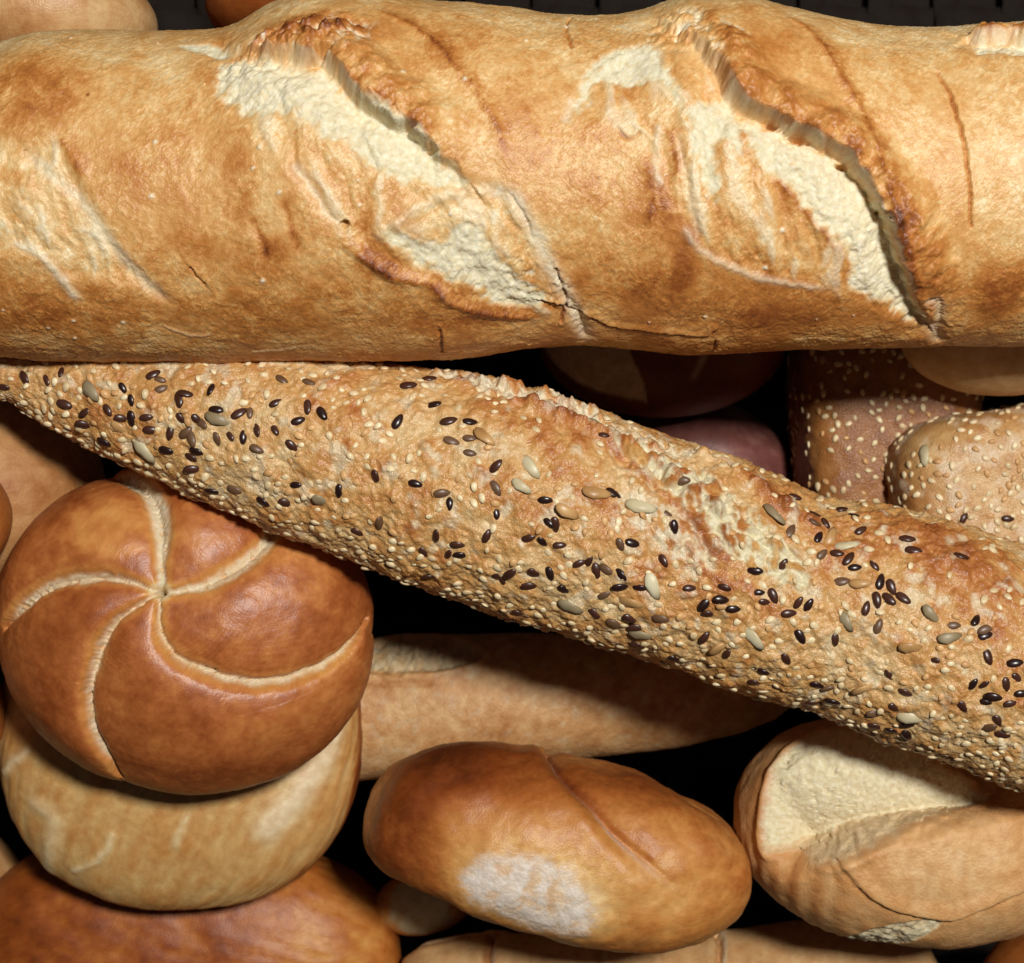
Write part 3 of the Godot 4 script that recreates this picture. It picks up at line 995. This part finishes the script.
	for i in spots.size():
		var e: Array = spots[i]
		var tr := seed_place(g, e[1], e[2], 0.2 * S, e[3] * 0.9, base)
		if i < 300:
			put_seed("sesame_seed", ses, M.sesame if e[4] < 0.62 else M.sesame_tan, tr, t)
		else:
			rest.append(tr)
	var mm := MultiMesh.new()
	mm.transform_format = MultiMesh.TRANSFORM_3D
	mm.mesh = ses
	mm.instance_count = rest.size()
	for i in rest.size():
		mm.set_instance_transform(i, rest[i])
	var mi := MultiMeshInstance3D.new()
	mi.name = "sesame_sprinkle"
	mi.multimesh = mm
	mi.material_override = M.sesame
	mi.set_meta("kind", "stuff")
	t.add_child(mi)

# ------------------------------------------------------------------ the kaiser roll
func kaiser_roll() -> void:
	var g := roll_skin(186, 628, 188, 163, -0.030, 0.024, 0.021, 330, 8.0)
	bake(g, 0.545, 0.35, 0.08, 0.14)
	var arms := [
		[160, 592, 160, 560, 162, 530, 155, 500, 140, 482, 108, 470],
		[160, 592, 195, 588, 227, 574, 250, 559, 273, 535, 292, 505],
		[160, 592, 160, 633, 176, 657, 205, 671, 238, 682, 279, 682, 320, 669, 349, 649, 368, 618],
		[160, 592, 129, 610, 109, 629, 96, 655, 86, 694, 92, 731, 107, 760, 120, 778],
		[160, 592, 117, 578, 78, 578, 47, 586, 20, 606, 2, 628]]
	var n := g.nu * g.nv
	var hub := g.on(160, 592)
	# petals: which arm lies behind each point, by the arms' angle at that distance from the hub
	var tables := []
	for a in arms:
		var line := spline(g.pts(a))
		var tb := PackedFloat32Array()
		for r in 60:
			var best := 1e9
			var ang := 0.0
			for i in line.size() - 1:
				for s in 4:
					var q := line[i].lerp(line[i + 1], s / 4.0) - hub
					if absf(q.length() - r) < best:
						best = absf(q.length() - r)
						ang = q.angle()
			tb.append(ang)
		tables.append(tb)
	var order := [0, 1, 2, 3, 4]     # clockwise on the page
	for k in n:
		var q := g.Q[k] - hub
		var r := q.length()
		var ri := mini(int(r), 59)
		var ang := q.angle()
		var best := 1e9
		var back := 0
		for a in 5:
			var df := fposmod(ang - tables[a][ri], TAU)
			if df < best:
				best = df
				back = a
		var nxt := 1e9
		for a in 5:
			var df := fposmod(tables[a][ri] - ang, TAU)
			nxt = minf(nxt, df)
		var u := best / (best + nxt + 1e-6)
		g.L[k] = 1 + back
		var span := sst(2.0, 18.0, r) * (1.0 - 0.6 * sst(40.0, 58.0, r))
		g.H[k] += span * (3.7 * pow(sin(PI * pow(u, 0.66)), 0.6) - 1.4)
		var p := g.P[k] * 1000.0
		var bl := 1.0 - sst(-1.0, -0.45, n_cell.get_noise_3dv(p * 1.6))
		g.T[k] += 0.07 * sin(PI * u) + 0.07 * n_mid.get_noise_3dv(p * 0.8) - 0.09 * bl * sst(-0.2, 0.4, n_mid.get_noise_3dv(p * 0.5)) + 0.05
		g.H[k] += 0.05 * bl + 0.06 * n_fine.get_noise_3dv(p * 0.5) + 0.22 * n_mid.get_noise_3dv(p * 0.7)
	# golden patch on the upper left petal, paler towards the upper right, darker towards the left and bottom
	for e in [[105, 528, 56, 40, -0.24], [300, 560, 60, 50, -0.12], [200, 530, 34, 30, -0.12], [120, 690, 14, 40, -0.05], [60, 680, 40, 60, 0.08], [200, 770, 120, 30, 0.08], [270, 620, 60, 40, -0.06]]:
		var c := g.on(e[0], e[1])
		for k in n:
			var dq := g.Q[k] - c
			var w := Vector2(dq.x / (e[2] * 0.25), dq.y / (e[3] * 0.25)).length()
			if w < 2.0:
				g.T[k] += e[4] * (1.0 - sst(0.3, 1.3, w + 0.4 * n_mid.get_noise_3dv(g.P[k] * 1000.0)))
	# seams between the petals: pale, porous
	var widths := [[2.3, 2.0, 0.95], [1.7, 1.5, 0.85], [0.95, 1.4, 0.75], [0.95, 1.3, 0.72], [1.2, 1.5, 0.8]]
	for a in 5:
		g.near(spline(g.pts(arms[a])), 7.0)
		for k in g.hit:
			var p := g.P[k] * 1000.0
			var u := g.tau[k]
			var wd: float = widths[a][0] * (0.35 + 0.65 * sst(0.0, 0.35, u)) * (1.0 - 0.5 * sst(0.75, 1.0, u))
			var d := g.d[k] + 0.7 * n_mid.get_noise_3dv(p * 1.2) + 0.15 * n_fine.get_noise_3dv(p)
			var b := 1.0 - sst(wd * 0.55, wd * 1.4, absf(d))
			var endf := 1.0 - sst(0.8, 1.0, u)
			var pit := sst(0.18, 0.5, n_fine.get_noise_3dv(p * 0.7))
			g.H[k] += b * (-0.9 - 0.8 * pit * b) - 0.7 * bell(d, wd * 2.2)
			g.H[k] -= 0.5 * bell(absf(d) - wd * 1.15, 0.5) * sst(0.0, 0.3, u)
			g.C[k] = maxf(g.C[k], b * widths[a][2] * endf * (0.92 - 0.45 * pit + 0.25 * n_mid.get_noise_3dv(p)))
			g.T[k] -= 0.26 * (1.0 - sst(wd, wd + 2.4, absf(d) + 0.8 * n_mid.get_noise_3dv(p * 0.9))) * (0.4 + 0.6 * endf)
			if b > 0.5 and endf > 0.2:
				g.L[k] = 6 + a
	var t := thing("kaiser_roll", "shiny brown kaiser roll with a five-armed pinwheel of pale seams", "bread roll")
	var parts := [["crust", M.glaze]]
	for i in 5:
		parts.append(["petal", M.glaze])
	for i in 5:
		parts.append(["seam", M.crumb, "pale porous seam between two petals"])
	var pal := ramp([[0.0, 236, 208, 156], [0.25, 222, 166, 92], [0.45, 208, 140, 76], [0.62, 180, 106, 54], [0.8, 140, 70, 30], [1.0, 84, 38, 14]])
	finish(g, t, parts, pal, Color8(232, 222, 200), 0.06)

# ------------------------------------------------------------------ rolls below
func under_rolls() -> void:
	# the pale roll that carries the kaiser roll
	var g := roll_skin(181, 735, 181, 173, -0.068, 0.019, 0.020, 220, 0.0, 0.0, 0.0, 2.3)
	bake(g, 0.345, 0.5, 0.12, 0.12)
	for k in g.nu * g.nv:
		var q := g.Q[k]
		var p := g.P[k] * 1000.0
		var r := q.length()
		# stretched streaks run to the rim
		var st := n_mid.get_noise_2d((q.x + 0.45 * q.y) * 1.0, (q.y - 0.4 * q.x) * 0.22)
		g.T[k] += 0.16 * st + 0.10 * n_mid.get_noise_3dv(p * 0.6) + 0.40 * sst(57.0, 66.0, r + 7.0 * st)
		g.H[k] += 0.3 * st
	for e in [[[340, 684, 326, 738, 298, 784, 264, 822], 3.8, 1.1], [[45, 800, 62, 815, 58, 850, 50, 870], 2.6, 0.4], [[10, 770, 22, 760, 34, 752], 1.5, 0.7], [[115, 830, 105, 850, 80, 862], 1.0, 0.35], [[185, 815, 175, 840], 1.0, 0.3]]:
		g.near(spline(g.pts(e[0])), 9.0)
		for k in g.hit:
			var p := g.P[k] * 1000.0
			var b := bell(g.d[k] + 1.2 * n_mid.get_noise_3dv(p), e[1])
			g.C[k] = maxf(g.C[k], e[2] * b)
			g.T[k] -= 0.2 * b
			g.H[k] += 0.5 * b
	var pal := ramp([[0.0, 232, 208, 156], [0.25, 216, 178, 116], [0.45, 200, 146, 82], [0.65, 170, 100, 46], [0.85, 124, 62, 24], [1.0, 80, 36, 14]])
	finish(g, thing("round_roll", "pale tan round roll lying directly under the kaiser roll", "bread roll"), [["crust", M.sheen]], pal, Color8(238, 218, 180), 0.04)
	# the amber roll at the bottom of the stack
	g = roll_skin(188, 964, 212, 128, -0.104, 0.024, 0.020, 200, 4.0, 0.0, 0.0, 2.6)
	bake(g, 0.64, 0.6, 0.15, 0.22)
	for k in g.nu * g.nv:
		var q := g.Q[k]
		var st := n_mid.get_noise_2d((q.x * 0.3 + 0.1 * q.y), q.y * 1.1 - 0.25 * q.x)
		g.T[k] += 0.10 * st - 0.24 * sst(5.0, 32.0, q.x + 9.0 * st)  # left stays darker: shade from the roll above painted into the browning
		g.H[k] += 0.3 * st
	pal = ramp([[0.0, 232, 190, 120], [0.25, 214, 152, 78], [0.45, 190, 116, 50], [0.65, 156, 82, 30], [0.85, 110, 52, 18], [1.0, 66, 28, 10]])
	finish(g, thing("amber_roll", "glossy amber brown roll under the pale round roll", "bread roll"), [["crust", M.sheen]], pal, Color8(238, 218, 180), 0.05)
	# little roll with a pale underside beside it
	g = roll_skin(424, 902, 50, 32, -0.100, 0.008, 0.012, 90, -10.0)
	bake(g, 0.2, 0.4, 0.1, 0.2)
	var c := g.on(420, 906)
	for k in g.nu * g.nv:
		var w := (g.Q[k] - c).length() / 10.0 + 0.5 * n_mid.get_noise_3dv(g.P[k] * 1000.0)
		g.C[k] = 0.9 * (1.0 - sst(0.7, 1.1, w))
	finish(g, thing("small_roll", "small tan roll with a cream split between amber roll and oval bun", "bread roll"), [["crust", M.matte]], pal, Color8(214, 212, 176), 0.05)

# ------------------------------------------------------------------ the oval bun with the floury patch
func oval_bun() -> void:
	var g := roll_skin(556, 845, 194, 88, -0.047, 0.029, 0.020, 270, 11.0, 0.0, 0.0, 2.45)
	bake(g, 0.52, 1.3, 0.3, 0.16)
	var n := g.nu * g.nv
	for e in [[405, 830, 70, 100, 0.30], [500, 770, 110, 34, 0.26], [630, 785, 70, 30, 0.2], [480, 800, 50, 24, 0.08], [690, 860, 50, 60, -0.06], [620, 890, 60, 30, -0.10], [455, 835, 22, 30, -0.16], [500, 820, 60, 18, -0.08], [560, 930, 180, 16, 0.10]]:
		var c := g.on(e[0], e[1])
		for k in n:
			var dq := g.Q[k] - c
			var w := Vector2(dq.x / (e[2] * 0.25), dq.y / (e[3] * 0.25)).length()
			if w < 2.2:
				g.T[k] += e[4] * (1.0 - sst(0.2, 1.6, w + 0.35 * n_mid.get_noise_3dv(g.P[k] * 1000.0)))
	for e in [[430, 915, 90, 30, -3.4], [470, 760, 70, 40, 1.6], [700, 790, 60, 36, -2.2], [640, 935, 90, 24, 1.2], [380, 800, 30, 50, -1.2], [735, 890, 30, 40, 1.4]]:
		var c := g.on(e[0], e[1])
		for k in n:
			var dq := g.Q[k] - c
			g.H[k] += e[4] * bell(Vector2(dq.x / (e[2] * 0.25), dq.y / (e[3] * 0.25)).length(), 1.0)
	# the fold across it
	g.near(spline(g.pts([546, 748, 556, 764, 574, 786, 594, 806, 614, 832, 640, 858, 662, 878, 680, 892])), 14.0)
	for k in g.hit:
		var p := g.P[k] * 1000.0
		var d := g.d[k] + 0.25 * n_mid.get_noise_3dv(p * 1.5)
		var f := 1.0 - sst(0.55, 1.0, g.tau[k])
		g.H[k] -= f * (1.8 * bell(d, 0.8) + 2.2 * bell(d, 4.5))
		g.H[k] += f * 1.3 * bell(d + 4.5, 3.5)
		g.T[k] += 0.12 * f * bell(d - 0.8, 0.9)
		g.C[k] = maxf(g.C[k], 0.8 * f * bell(d + 0.9, 0.7) * (0.7 + 0.6 * n_fine.get_noise_3dv(p)))
	g.near(spline(g.pts([655, 778, 690, 796, 712, 822])), 5.0)
	for k in g.hit:
		g.H[k] -= 0.4 * bell(g.d[k], 0.7)
	# floury patch
	g.area(spline(g.pts([468, 876, 478, 860, 504, 852, 546, 860, 574, 876, 590, 898, 592, 918, 576, 928, 540, 924, 502, 908, 478, 896]), true), 9.0)
	for k in g.hit:
		var p := g.P[k] * 1000.0
		var d := g.d[k] + 1.9 * n_mid.get_noise_3dv(p * 1.2) + 1.5 * n_fine.get_noise_3dv(p * 1.2)
		var bare := sst(0.02, 0.3, n_mid.get_noise_3d(p.x * 1.0 + 5.0, p.y * 1.0, p.z * 1.0))
		g.C[k] = maxf(g.C[k], sst(-1.6, 2.6, d) * (0.95 - 0.5 * bare * sst(0.5, 4.0, d)))
		g.T[k] -= 0.24 * sst(-8.0, 0.0, g.d[k] + 1.5 * n_mid.get_noise_3dv(p))
		g.H[k] += sst(-0.3, 1.5, d) * (0.10 * n_fine.get_noise_3dv(p * 0.6) - 0.14 * bare)
		if d > 0.5:
			g.L[k] = 1
	var pal := ramp([[0.0, 238, 216, 172], [0.25, 226, 180, 112], [0.45, 206, 144, 76], [0.62, 178, 106, 48], [0.8, 138, 70, 28], [1.0, 84, 38, 14]])
	finish(g, thing("oval_bun", "smooth golden oval bun with a white floury patch and a diagonal fold", "bun"), [["crust", M.sheen], ["flour_patch", M.matte, "dry white floury patch"]], pal, Color8(232, 224, 214), 0.06)

# ------------------------------------------------------------------ the roll with the open cut
func split_roll() -> void:
	var g := roll_skin(908, 828, 174, 112, -0.050, 0.030, 0.022, 300, 6.0, 0.0, 0.0, 2.3)
	bake(g, 0.31, 1.0, 0.2, 0.14)
	var n := g.nu * g.nv
	for e in [[770, 800, 34, 60, 0.18], [800, 890, 40, 40, 0.10], [950, 860, 80, 40, -0.10], [850, 930, 90, 16, -0.04]]:
		var c := g.on(e[0], e[1])
		for k in n:
			var dq := g.Q[k] - c
			var w := Vector2(dq.x / (e[2] * 0.25), dq.y / (e[3] * 0.25)).length()
			if w < 2.0:
				g.T[k] += e[4] * (1.0 - sst(0.3, 1.5, w + 0.4 * n_mid.get_noise_3dv(g.P[k] * 1000.0)))
	# wrinkles down the left flank
	for k in n:
		var q := g.Q[k]
		var wv := sst(-8.0, -30.0, q.x) * sst(2.0, 14.0, q.y)
		g.H[k] += wv * 0.16 * sin(q.x * 0.95 + 2.0 * n_low.get_noise_2d(q.x, q.y * 2.0))
		g.T[k] += wv * 0.08 * sin(q.x * 0.95 + 1.2)
	# the cut: a steep pale face above, a rough brown floor, then the flap
	g.area(spline(g.pts([768, 838, 772, 800, 786, 768, 810, 748, 850, 738, 900, 742, 950, 756, 1000, 775, 985, 790, 950, 806, 915, 822, 880, 842, 840, 860, 800, 858, 778, 852]), true), 10.0)
	for k in g.hit:
		var p := g.P[k] * 1000.0
		var d := g.d[k] + 1.5 * n_mid.get_noise_3dv(p * 1.1) + 0.4 * n_fine.get_noise_3dv(p)
		var w := sst(-1.3, 1.3, d)
		g.C[k] = maxf(g.C[k], w * 0.95)
		var hole := sst(0.2, 0.42, n_mid.get_noise_3dv(p * 2.6)) + 0.6 * sst(0.3, 0.5, n_fine.get_noise_3dv(p * 0.7))
		g.H[k] += w * (0.8 * n_mid.get_noise_3dv(p * 0.7) + 0.12 * n_fine.get_noise_3dv(p) - 0.3 * hole - 0.6 * sst(0.22, 0.4, n_mid.get_noise_3dv(p * 1.3 + Vector3(31, 0, 0))))
		g.H[k] += 1.2 * bell(g.d[k] + 1.2, 1.5)
		if w > 0.5:
			g.L[k] = 1
	g.near(spline(g.pts([770, 842, 800, 838, 840, 822, 880, 808, 920, 796, 960, 786, 1000, 778])), 26.0)
	for k in g.hit:
		var p := g.P[k] * 1000.0
		var d := g.d[k] + 0.6 * n_mid.get_noise_3dv(p * 1.5)
		var f := sst(0.0, 0.12, g.tau[k])
		if d > 0.0:
			g.H[k] -= 13.0 * f * clampf(1.0 - d / 18.0, 0.0, 1.0)
		else:
			g.H[k] -= 13.0 * f * (1.0 - sst(0.5, 11.0, -d))
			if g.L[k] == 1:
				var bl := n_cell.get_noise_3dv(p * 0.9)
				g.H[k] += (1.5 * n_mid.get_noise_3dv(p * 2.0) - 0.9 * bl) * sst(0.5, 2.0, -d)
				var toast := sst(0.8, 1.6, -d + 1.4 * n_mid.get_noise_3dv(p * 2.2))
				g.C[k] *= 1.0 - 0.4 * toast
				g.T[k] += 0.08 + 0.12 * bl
	# flap edge and the seam under it
	for e in [[[842, 862, 850, 872, 862, 886, 880, 900, 910, 912, 950, 916, 990, 902, 1030, 882], 0.25, 0.9, 0.08], [[838, 868, 842, 878], 0.7, 0.3, 0.15]]:
		g.near(spline(g.pts(e[0])), 5.0)
		for k in g.hit:
			var d := g.d[k] + 0.3 * n_mid.get_noise_3dv(g.P[k] * 1500.0)
			g.H[k] += -e[1] * bell(d, 0.6) * (0.6 + 1.2 * n_low.get_noise_3dv(g.P[k] * 2500.0)) + e[2] * sst(0.0, 0.8, d) * (1.0 - sst(1.0, 5.0, d))
			g.T[k] += e[3] * bell(d, 0.7)
	g.area(spline(g.pts([835, 934, 870, 924, 905, 918, 940, 916, 930, 926, 890, 940, 850, 943]), true), 4.0)
	for k in g.hit:
		var p := g.P[k] * 1000.0
		var w := sst(-0.4, 0.5, g.d[k] + 0.8 * n_mid.get_noise_3dv(p * 1.6))
		g.C[k] = maxf(g.C[k], w * (0.75 + 0.4 * n_mid.get_noise_3dv(p * 2.0)))
		g.H[k] += w * (0.8 * n_mid.get_noise_3dv(p * 2.0) - 0.4)
		if w > 0.5:
			g.L[k] = 2
	var pal := ramp([[0.0, 236, 212, 172], [0.2, 226, 184, 130], [0.4, 210, 156, 98], [0.6, 178, 112, 58], [0.8, 138, 74, 34], [1.0, 84, 40, 16]])
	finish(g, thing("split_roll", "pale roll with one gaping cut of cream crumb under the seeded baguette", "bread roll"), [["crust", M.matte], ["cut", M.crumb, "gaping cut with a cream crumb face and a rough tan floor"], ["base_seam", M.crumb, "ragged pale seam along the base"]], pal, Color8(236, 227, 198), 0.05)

# ------------------------------------------------------------------ breads lying deeper or at the edges
func simple(called: String, label: String, category: String, g: Dough, t0: float, lumps: float, patch: float, pal: PackedColorArray, m: Material, streak := 0.0, dir := 0.0) -> void:
	bake(g, t0, lumps, 0.1, patch)
	if streak > 0.0:
		var u := Vector2(cos(dir), sin(dir))
		for k in g.nu * g.nv:
			var q := g.Q[k]
			var st := n_mid.get_noise_2d(q.dot(u) * 0.25, q.dot(u.orthogonal()) * 1.0)
			g.T[k] += streak * st
			g.H[k] += streak * st
	finish(g, thing(called, label, category), [["crust", m]], pal, Color8(236, 220, 190), 0.04)

func sprinkle(g: Dough, t: Node3D, count: int, dense: Callable, sc: float) -> void:
	var ses := seed_mesh(11.2 * S, 9.2 * S, 5.0 * S, 0.4, 6, 8)
	var kept := PackedVector3Array()
	var spots := []
	var tries := 0
	while kept.size() < count and tries < 40000:
		tries += 1
		var k := rng.randi_range(0, g.nu * g.nv - 1)
		if g.N[k].y < -0.1 or rng.randf() > dense.call(g.Q[k]) * (0.12 + 0.88 * g.N[k].y):
			continue
		var ok := true
		for o in kept:
			if o.distance_squared_to(g.V[k]) < 0.0000034:
				ok = false
				break
		if not ok:
			continue
		kept.append(g.V[k])
		spots.append([-g.N[k].y, seed_place(g, k, rng.randf_range(0, 180), 0.6 * S, sc * rng.randf_range(0.75, 1.15), t.position), rng.randf()])
	spots.sort_custom(func(a, b): return a[0] < b[0])
	for i in mini(spots.size(), 290):
		put_seed("sesame_seed", ses, M.sesame if spots[i][2] < 0.7 else M.sesame_tan, spots[i][1], t)
	if spots.size() <= 290:
		return
	var mm := MultiMesh.new()
	mm.transform_format = MultiMesh.TRANSFORM_3D
	mm.mesh = ses
	mm.instance_count = spots.size() - 290
	for i in mm.instance_count:
		mm.set_instance_transform(i, spots[i + 290][1])
	var mi := MultiMeshInstance3D.new()
	mi.name = "sesame_sprinkle"
	mi.multimesh = mm
	mi.material_override = M.sesame
	mi.set_meta("kind", "stuff")
	t.add_child(mi)

func back_breads() -> void:
	var tan := ramp([[0.0, 236, 216, 178], [0.2, 222, 188, 138], [0.4, 202, 156, 104], [0.6, 170, 112, 62], [0.8, 130, 70, 34], [1.0, 80, 38, 16]])
	var brown := ramp([[0.0, 226, 190, 134], [0.25, 206, 148, 84], [0.45, 180, 110, 52], [0.65, 146, 76, 30], [0.85, 100, 46, 18], [1.0, 60, 26, 10]])
	# slim baguette under the seeded one
	var g := tube_skin([[100, 690, 750], [130, 665, 775], [200, 648, 790], [345, 640, 782], [450, 634, 772], [560, 634, 760], [680, 640, 747], [740, 655, 732], [775, 675, 718], [795, 690, 704]], -0.086, 0.95, 300.0, 800.0, 0.0006, 0.0006)
	bake(g, 0.36, 0.5, 0.16, 0.14)
	for k in g.nu * g.nv:
		var p := g.P[k] * 1000.0
		var v := n_vein.get_noise_3dv(p * 0.8)
		g.T[k] += 0.08 * v + 0.14 * n_mid.get_noise_3dv(p * 0.7)
		g.H[k] += 0.15 * v
		g.C[k] = 0.3 * sst(0.2, 0.5, n_mid.get_noise_3dv(p * 1.4))
	g.area(spline(g.pts([360, 650, 400, 638, 450, 640, 480, 652, 470, 664, 430, 672, 390, 672, 362, 668]), true), 5.0)
	for k in g.hit:
		var p := g.P[k] * 1000.0
		var w := sst(-0.5, 0.8, g.d[k] + 1.0 * n_mid.get_noise_3dv(p))
		g.C[k] = maxf(g.C[k], w * (0.5 + 0.5 * n_mid.get_noise_3dv(p * 1.5)))
		g.H[k] += w * (1.6 * n_mid.get_noise_2d(p.x * 2.5, p.z * 0.8) - 0.8)
		g.H[k] += 0.9 * bell(g.d[k] + 1.0, 1.2)
		if w > 0.5:
			g.L[k] = 1
	for e in [[[370, 672, 385, 674, 400, 676], 0.8], [[380, 676, 388, 690], 0.5], [[365, 682, 395, 684, 430, 684], 0.5]]:
		g.near(spline(g.pts(e[0])), 3.0)
		for k in g.hit:
			g.H[k] -= e[1] * bell(g.d[k], 0.6)
			g.T[k] += 0.12 * bell(g.d[k], 1.0)
	finish(g, thing("plain_baguette", "smooth slim pale baguette shaded by the seeded baguette", "baguette"), [["crust", M.matte], ["score_cut", M.crumb, "greyish torn score"]], tan, Color8(214, 204, 178), 0.04)
	# loaf with crosswise slits at the bottom edge
	g = tube_skin([[395, 985, 1015], [402, 960, 1040], [425, 944, 1058], [470, 934, 1070], [560, 930, 1075], [700, 930, 1075], [830, 918, 1070], [890, 922, 1065], [925, 938, 1050], [940, 965, 1020]], -0.092, 0.95, 390.0, 950.0, 0.0006, 0.0006)
	bake(g, 0.34, 0.5, 0.15, 0.12)
	for e in [[[498, 925, 490, 945, 488, 965, 490, 990], 2.2, 2.2, 0.2], [[602, 930, 600, 945, 600, 965, 602, 990], 1.2, 1.0, 0.0], [[716, 925, 720, 945, 719, 965, 720, 990], 2.0, 1.2, 0.1], [[430, 944, 470, 936, 495, 938], 0.5, 0.5, 0.1]]:
		g.near(spline(g.pts(e[0])), 8.0)
		for k in g.hit:
			var d := g.d[k] + 0.3 * n_mid.get_noise_3dv(g.P[k] * 1500.0)
			g.H[k] -= e[1] * bell(d, e[2] * 0.5)
			g.H[k] += 0.7 * bell(absf(d) - 2.4, 2.0)
			g.T[k] += e[3] * bell(d, e[2] * 0.7)
			g.C[k] = maxf(g.C[k], 0.6 * bell(d - 1.4, 0.6))
	finish(g, thing("slit_loaf", "pale loaf with dark crosswise slits under the oval bun", "loaf"), [["crust", M.matte]], tan, Color8(232, 216, 184), 0.05)
	# rolls at the left edge
	simple("pale_bun", "dull pinkish tan bun between the seeded tip and the kaiser roll", "bun", roll_skin(-2, 488, 108, 100, -0.055, 0.028, 0.024, 150, 20.0), 0.48, 0.5, 0.2, tan, M.matte)
	simple("orange_roll", "bright orange brown roll beside the dull pinkish tan bun", "bread roll", roll_skin(-140, 520, 150, 90, -0.022, 0.026, 0.024, 110), 0.45, 0.3, 0.08, brown, M.sheen)
	simple("orange_roll", "orange brown roll edge touching the kaiser roll's rim", "bread roll", roll_skin(-150, 715, 157, 90, -0.060, 0.026, 0.024, 110), 0.5, 0.3, 0.08, brown, M.sheen)
	simple("tan_roll", "dim tan roll edge beside amber roll and pale round roll", "bread roll", roll_skin(-120, 890, 142, 90, -0.110, 0.024, 0.024, 110), 0.4, 0.4, 0.15, tan, M.matte)
	# rolls behind the white baguette
	simple("flecked_roll", "tan roll with floury flecks behind the white baguette's rounded end", "bread roll", roll_skin(45, 22, 112, 66, -0.028, 0.024, 0.024, 170, 4.0), 0.40, 0.5, 0.26, tan, M.crust)
	simple("red_brown_roll", "reddish brown roll peeking out behind the white baguette's first ear", "bread roll", roll_skin(310, 6, 104, 52, -0.034, 0.022, 0.022, 120), 0.62, 0.4, 0.1, brown, M.sheen)
	simple("pale_roll", "smooth pale roll under the white baguette above the sesame rolls", "bread roll", roll_skin(1004, 338, 102, 58, -0.044, 0.018, 0.022, 140), 0.16, 0.4, 0.10, tan, M.matte)
	simple("corner_roll", "orange brown roll edge beyond the gaping split roll", "bread roll", roll_skin(1088, 1008, 112, 96, -0.070, 0.028, 0.024, 110), 0.5, 0.3, 0.1, brown, M.sheen)
	# dark lye roll with a pale burst
	g = roll_skin(662, 338, 124, 80, -0.072, 0.026, 0.022, 180)
	bake(g, 0.82, 0.3, 0.05, 0.08)
	g.area(spline(g.pts([540, 330, 552, 362, 580, 384, 610, 396, 640, 402, 648, 404, 644, 384, 634, 362, 626, 340, 624, 320, 590, 310]), true), 4.0)
	for k in g.hit:
		var p := g.P[k] * 1000.0
		var w := sst(-0.3, 0.5, g.d[k] + 0.5 * n_mid.get_noise_3dv(p))
		g.C[k] = w * (0.85 + 0.3 * n_mid.get_noise_3dv(p))
		g.H[k] -= 0.6 * w
		if w > 0.5:
			g.L[k] = 1
	g.near(spline(g.pts([706, 350, 700, 365, 694, 376])), 3.0)
	for k in g.hit:
		g.C[k] = maxf(g.C[k], 0.4 * bell(g.d[k], 0.9))
	finish(g, thing("lye_roll", "dark glossy lye roll with a pale burst under the white baguette", "bread roll"), [["crust", M.sheen], ["burst", M.crumb, "pale wedge where the crust burst"]], brown, Color8(236, 216, 188), 0.04)
	# purple-brown loaf
	var plum := ramp([[0.0, 186, 140, 130], [0.4, 124, 76, 70], [0.7, 86, 48, 48], [1.0, 50, 26, 28]])
	simple("plum_loaf", "purplish brown loaf between lye roll and seeded baguette", "loaf", roll_skin(712, 458, 84, 56, -0.096, 0.02, 0.02, 110, 20.0), 0.45, 0.8, 0.25, plum, M.sheen)
	# sesame rolls
	var wheat := ramp([[0.0, 228, 198, 150], [0.2, 206, 164, 108], [0.4, 174, 120, 66], [0.6, 140, 86, 42], [0.8, 104, 58, 27], [1.0, 64, 34, 16]])
	g = roll_skin(882, 428, 88, 108, -0.080, 0.024, 0.024, 150, -3.0, 0.0, 0.0, 5.0)
	bake(g, 0.50, 0.8, 0.5, 0.2)
	var t := thing("sesame_roll", "brown sesame roll shaded by the white baguette", "bread roll", "sesame rolls")
	finish(g, t, [["crust", M.rough]], wheat, Color8(230, 215, 190), 0.06)
	sprinkle(g, t, 330, func(q): return 0.5 + 0.9 * n_low.get_noise_2d(q.x * 3.0, q.y * 3.0), 0.85)
	g = roll_skin(1010, 500, 124, 92, -0.060, 0.024, 0.024, 180, -8.0, 0.0, 0.0, 4.2)
	bake(g, 0.24, 0.9, 0.5, 0.2)
	for k in g.nu * g.nv:
		var p := g.P[k] * 1000.0
		g.T[k] += 0.22 * sst(-18.0, -34.0, g.Q[k].x + 6.0 * n_mid.get_noise_3dv(p)) + 0.1 * n_mid.get_noise_3dv(p * 1.5)
		g.C[k] = 0.6 * sst(0.0, 0.4, n_mid.get_noise_3d(p.x * 0.8, p.y * 0.8, p.z * 0.8 + 30.0))
	t = thing("sesame_roll", "pale floury sesame roll lying against the brown sesame roll", "bread roll", "sesame rolls")
	finish(g, t, [["crust", M.rough]], wheat, Color8(230, 215, 190), 0.06)
	sprinkle(g, t, 560, func(q): return 0.35 + 0.5 * sst(-20.0, 10.0, q.y) + 0.8 * n_low.get_noise_2d(q.x * 3.0, q.y * 3.0), 0.85)
	var sun := seed_mesh(30.0 * S, 20.5 * S, 11.0 * S, 0.45, 10, 12, 0.10)
	var flax := seed_mesh(16.0 * S, 9.8 * S, 5.2 * S, 0.3)
	for e in [[945, 466, 80, 0], [968, 516, -60, 1], [1008, 518, 5, 1], [985, 530, 40, 0]]:
		var q := g.on(e[0], e[1])
		var best := 0
		for k in g.nu * g.nv:
			if g.Q[k].distance_squared_to(q) < g.Q[best].distance_squared_to(q):
				best = k
		put_seed("sunflower_seed" if e[3] == 0 else "flax_seed", sun if e[3] == 0 else flax, M.sun if e[3] == 0 else M.flax, seed_place(g, best, e[2], 1.4 * S, 0.9, t.position), t)
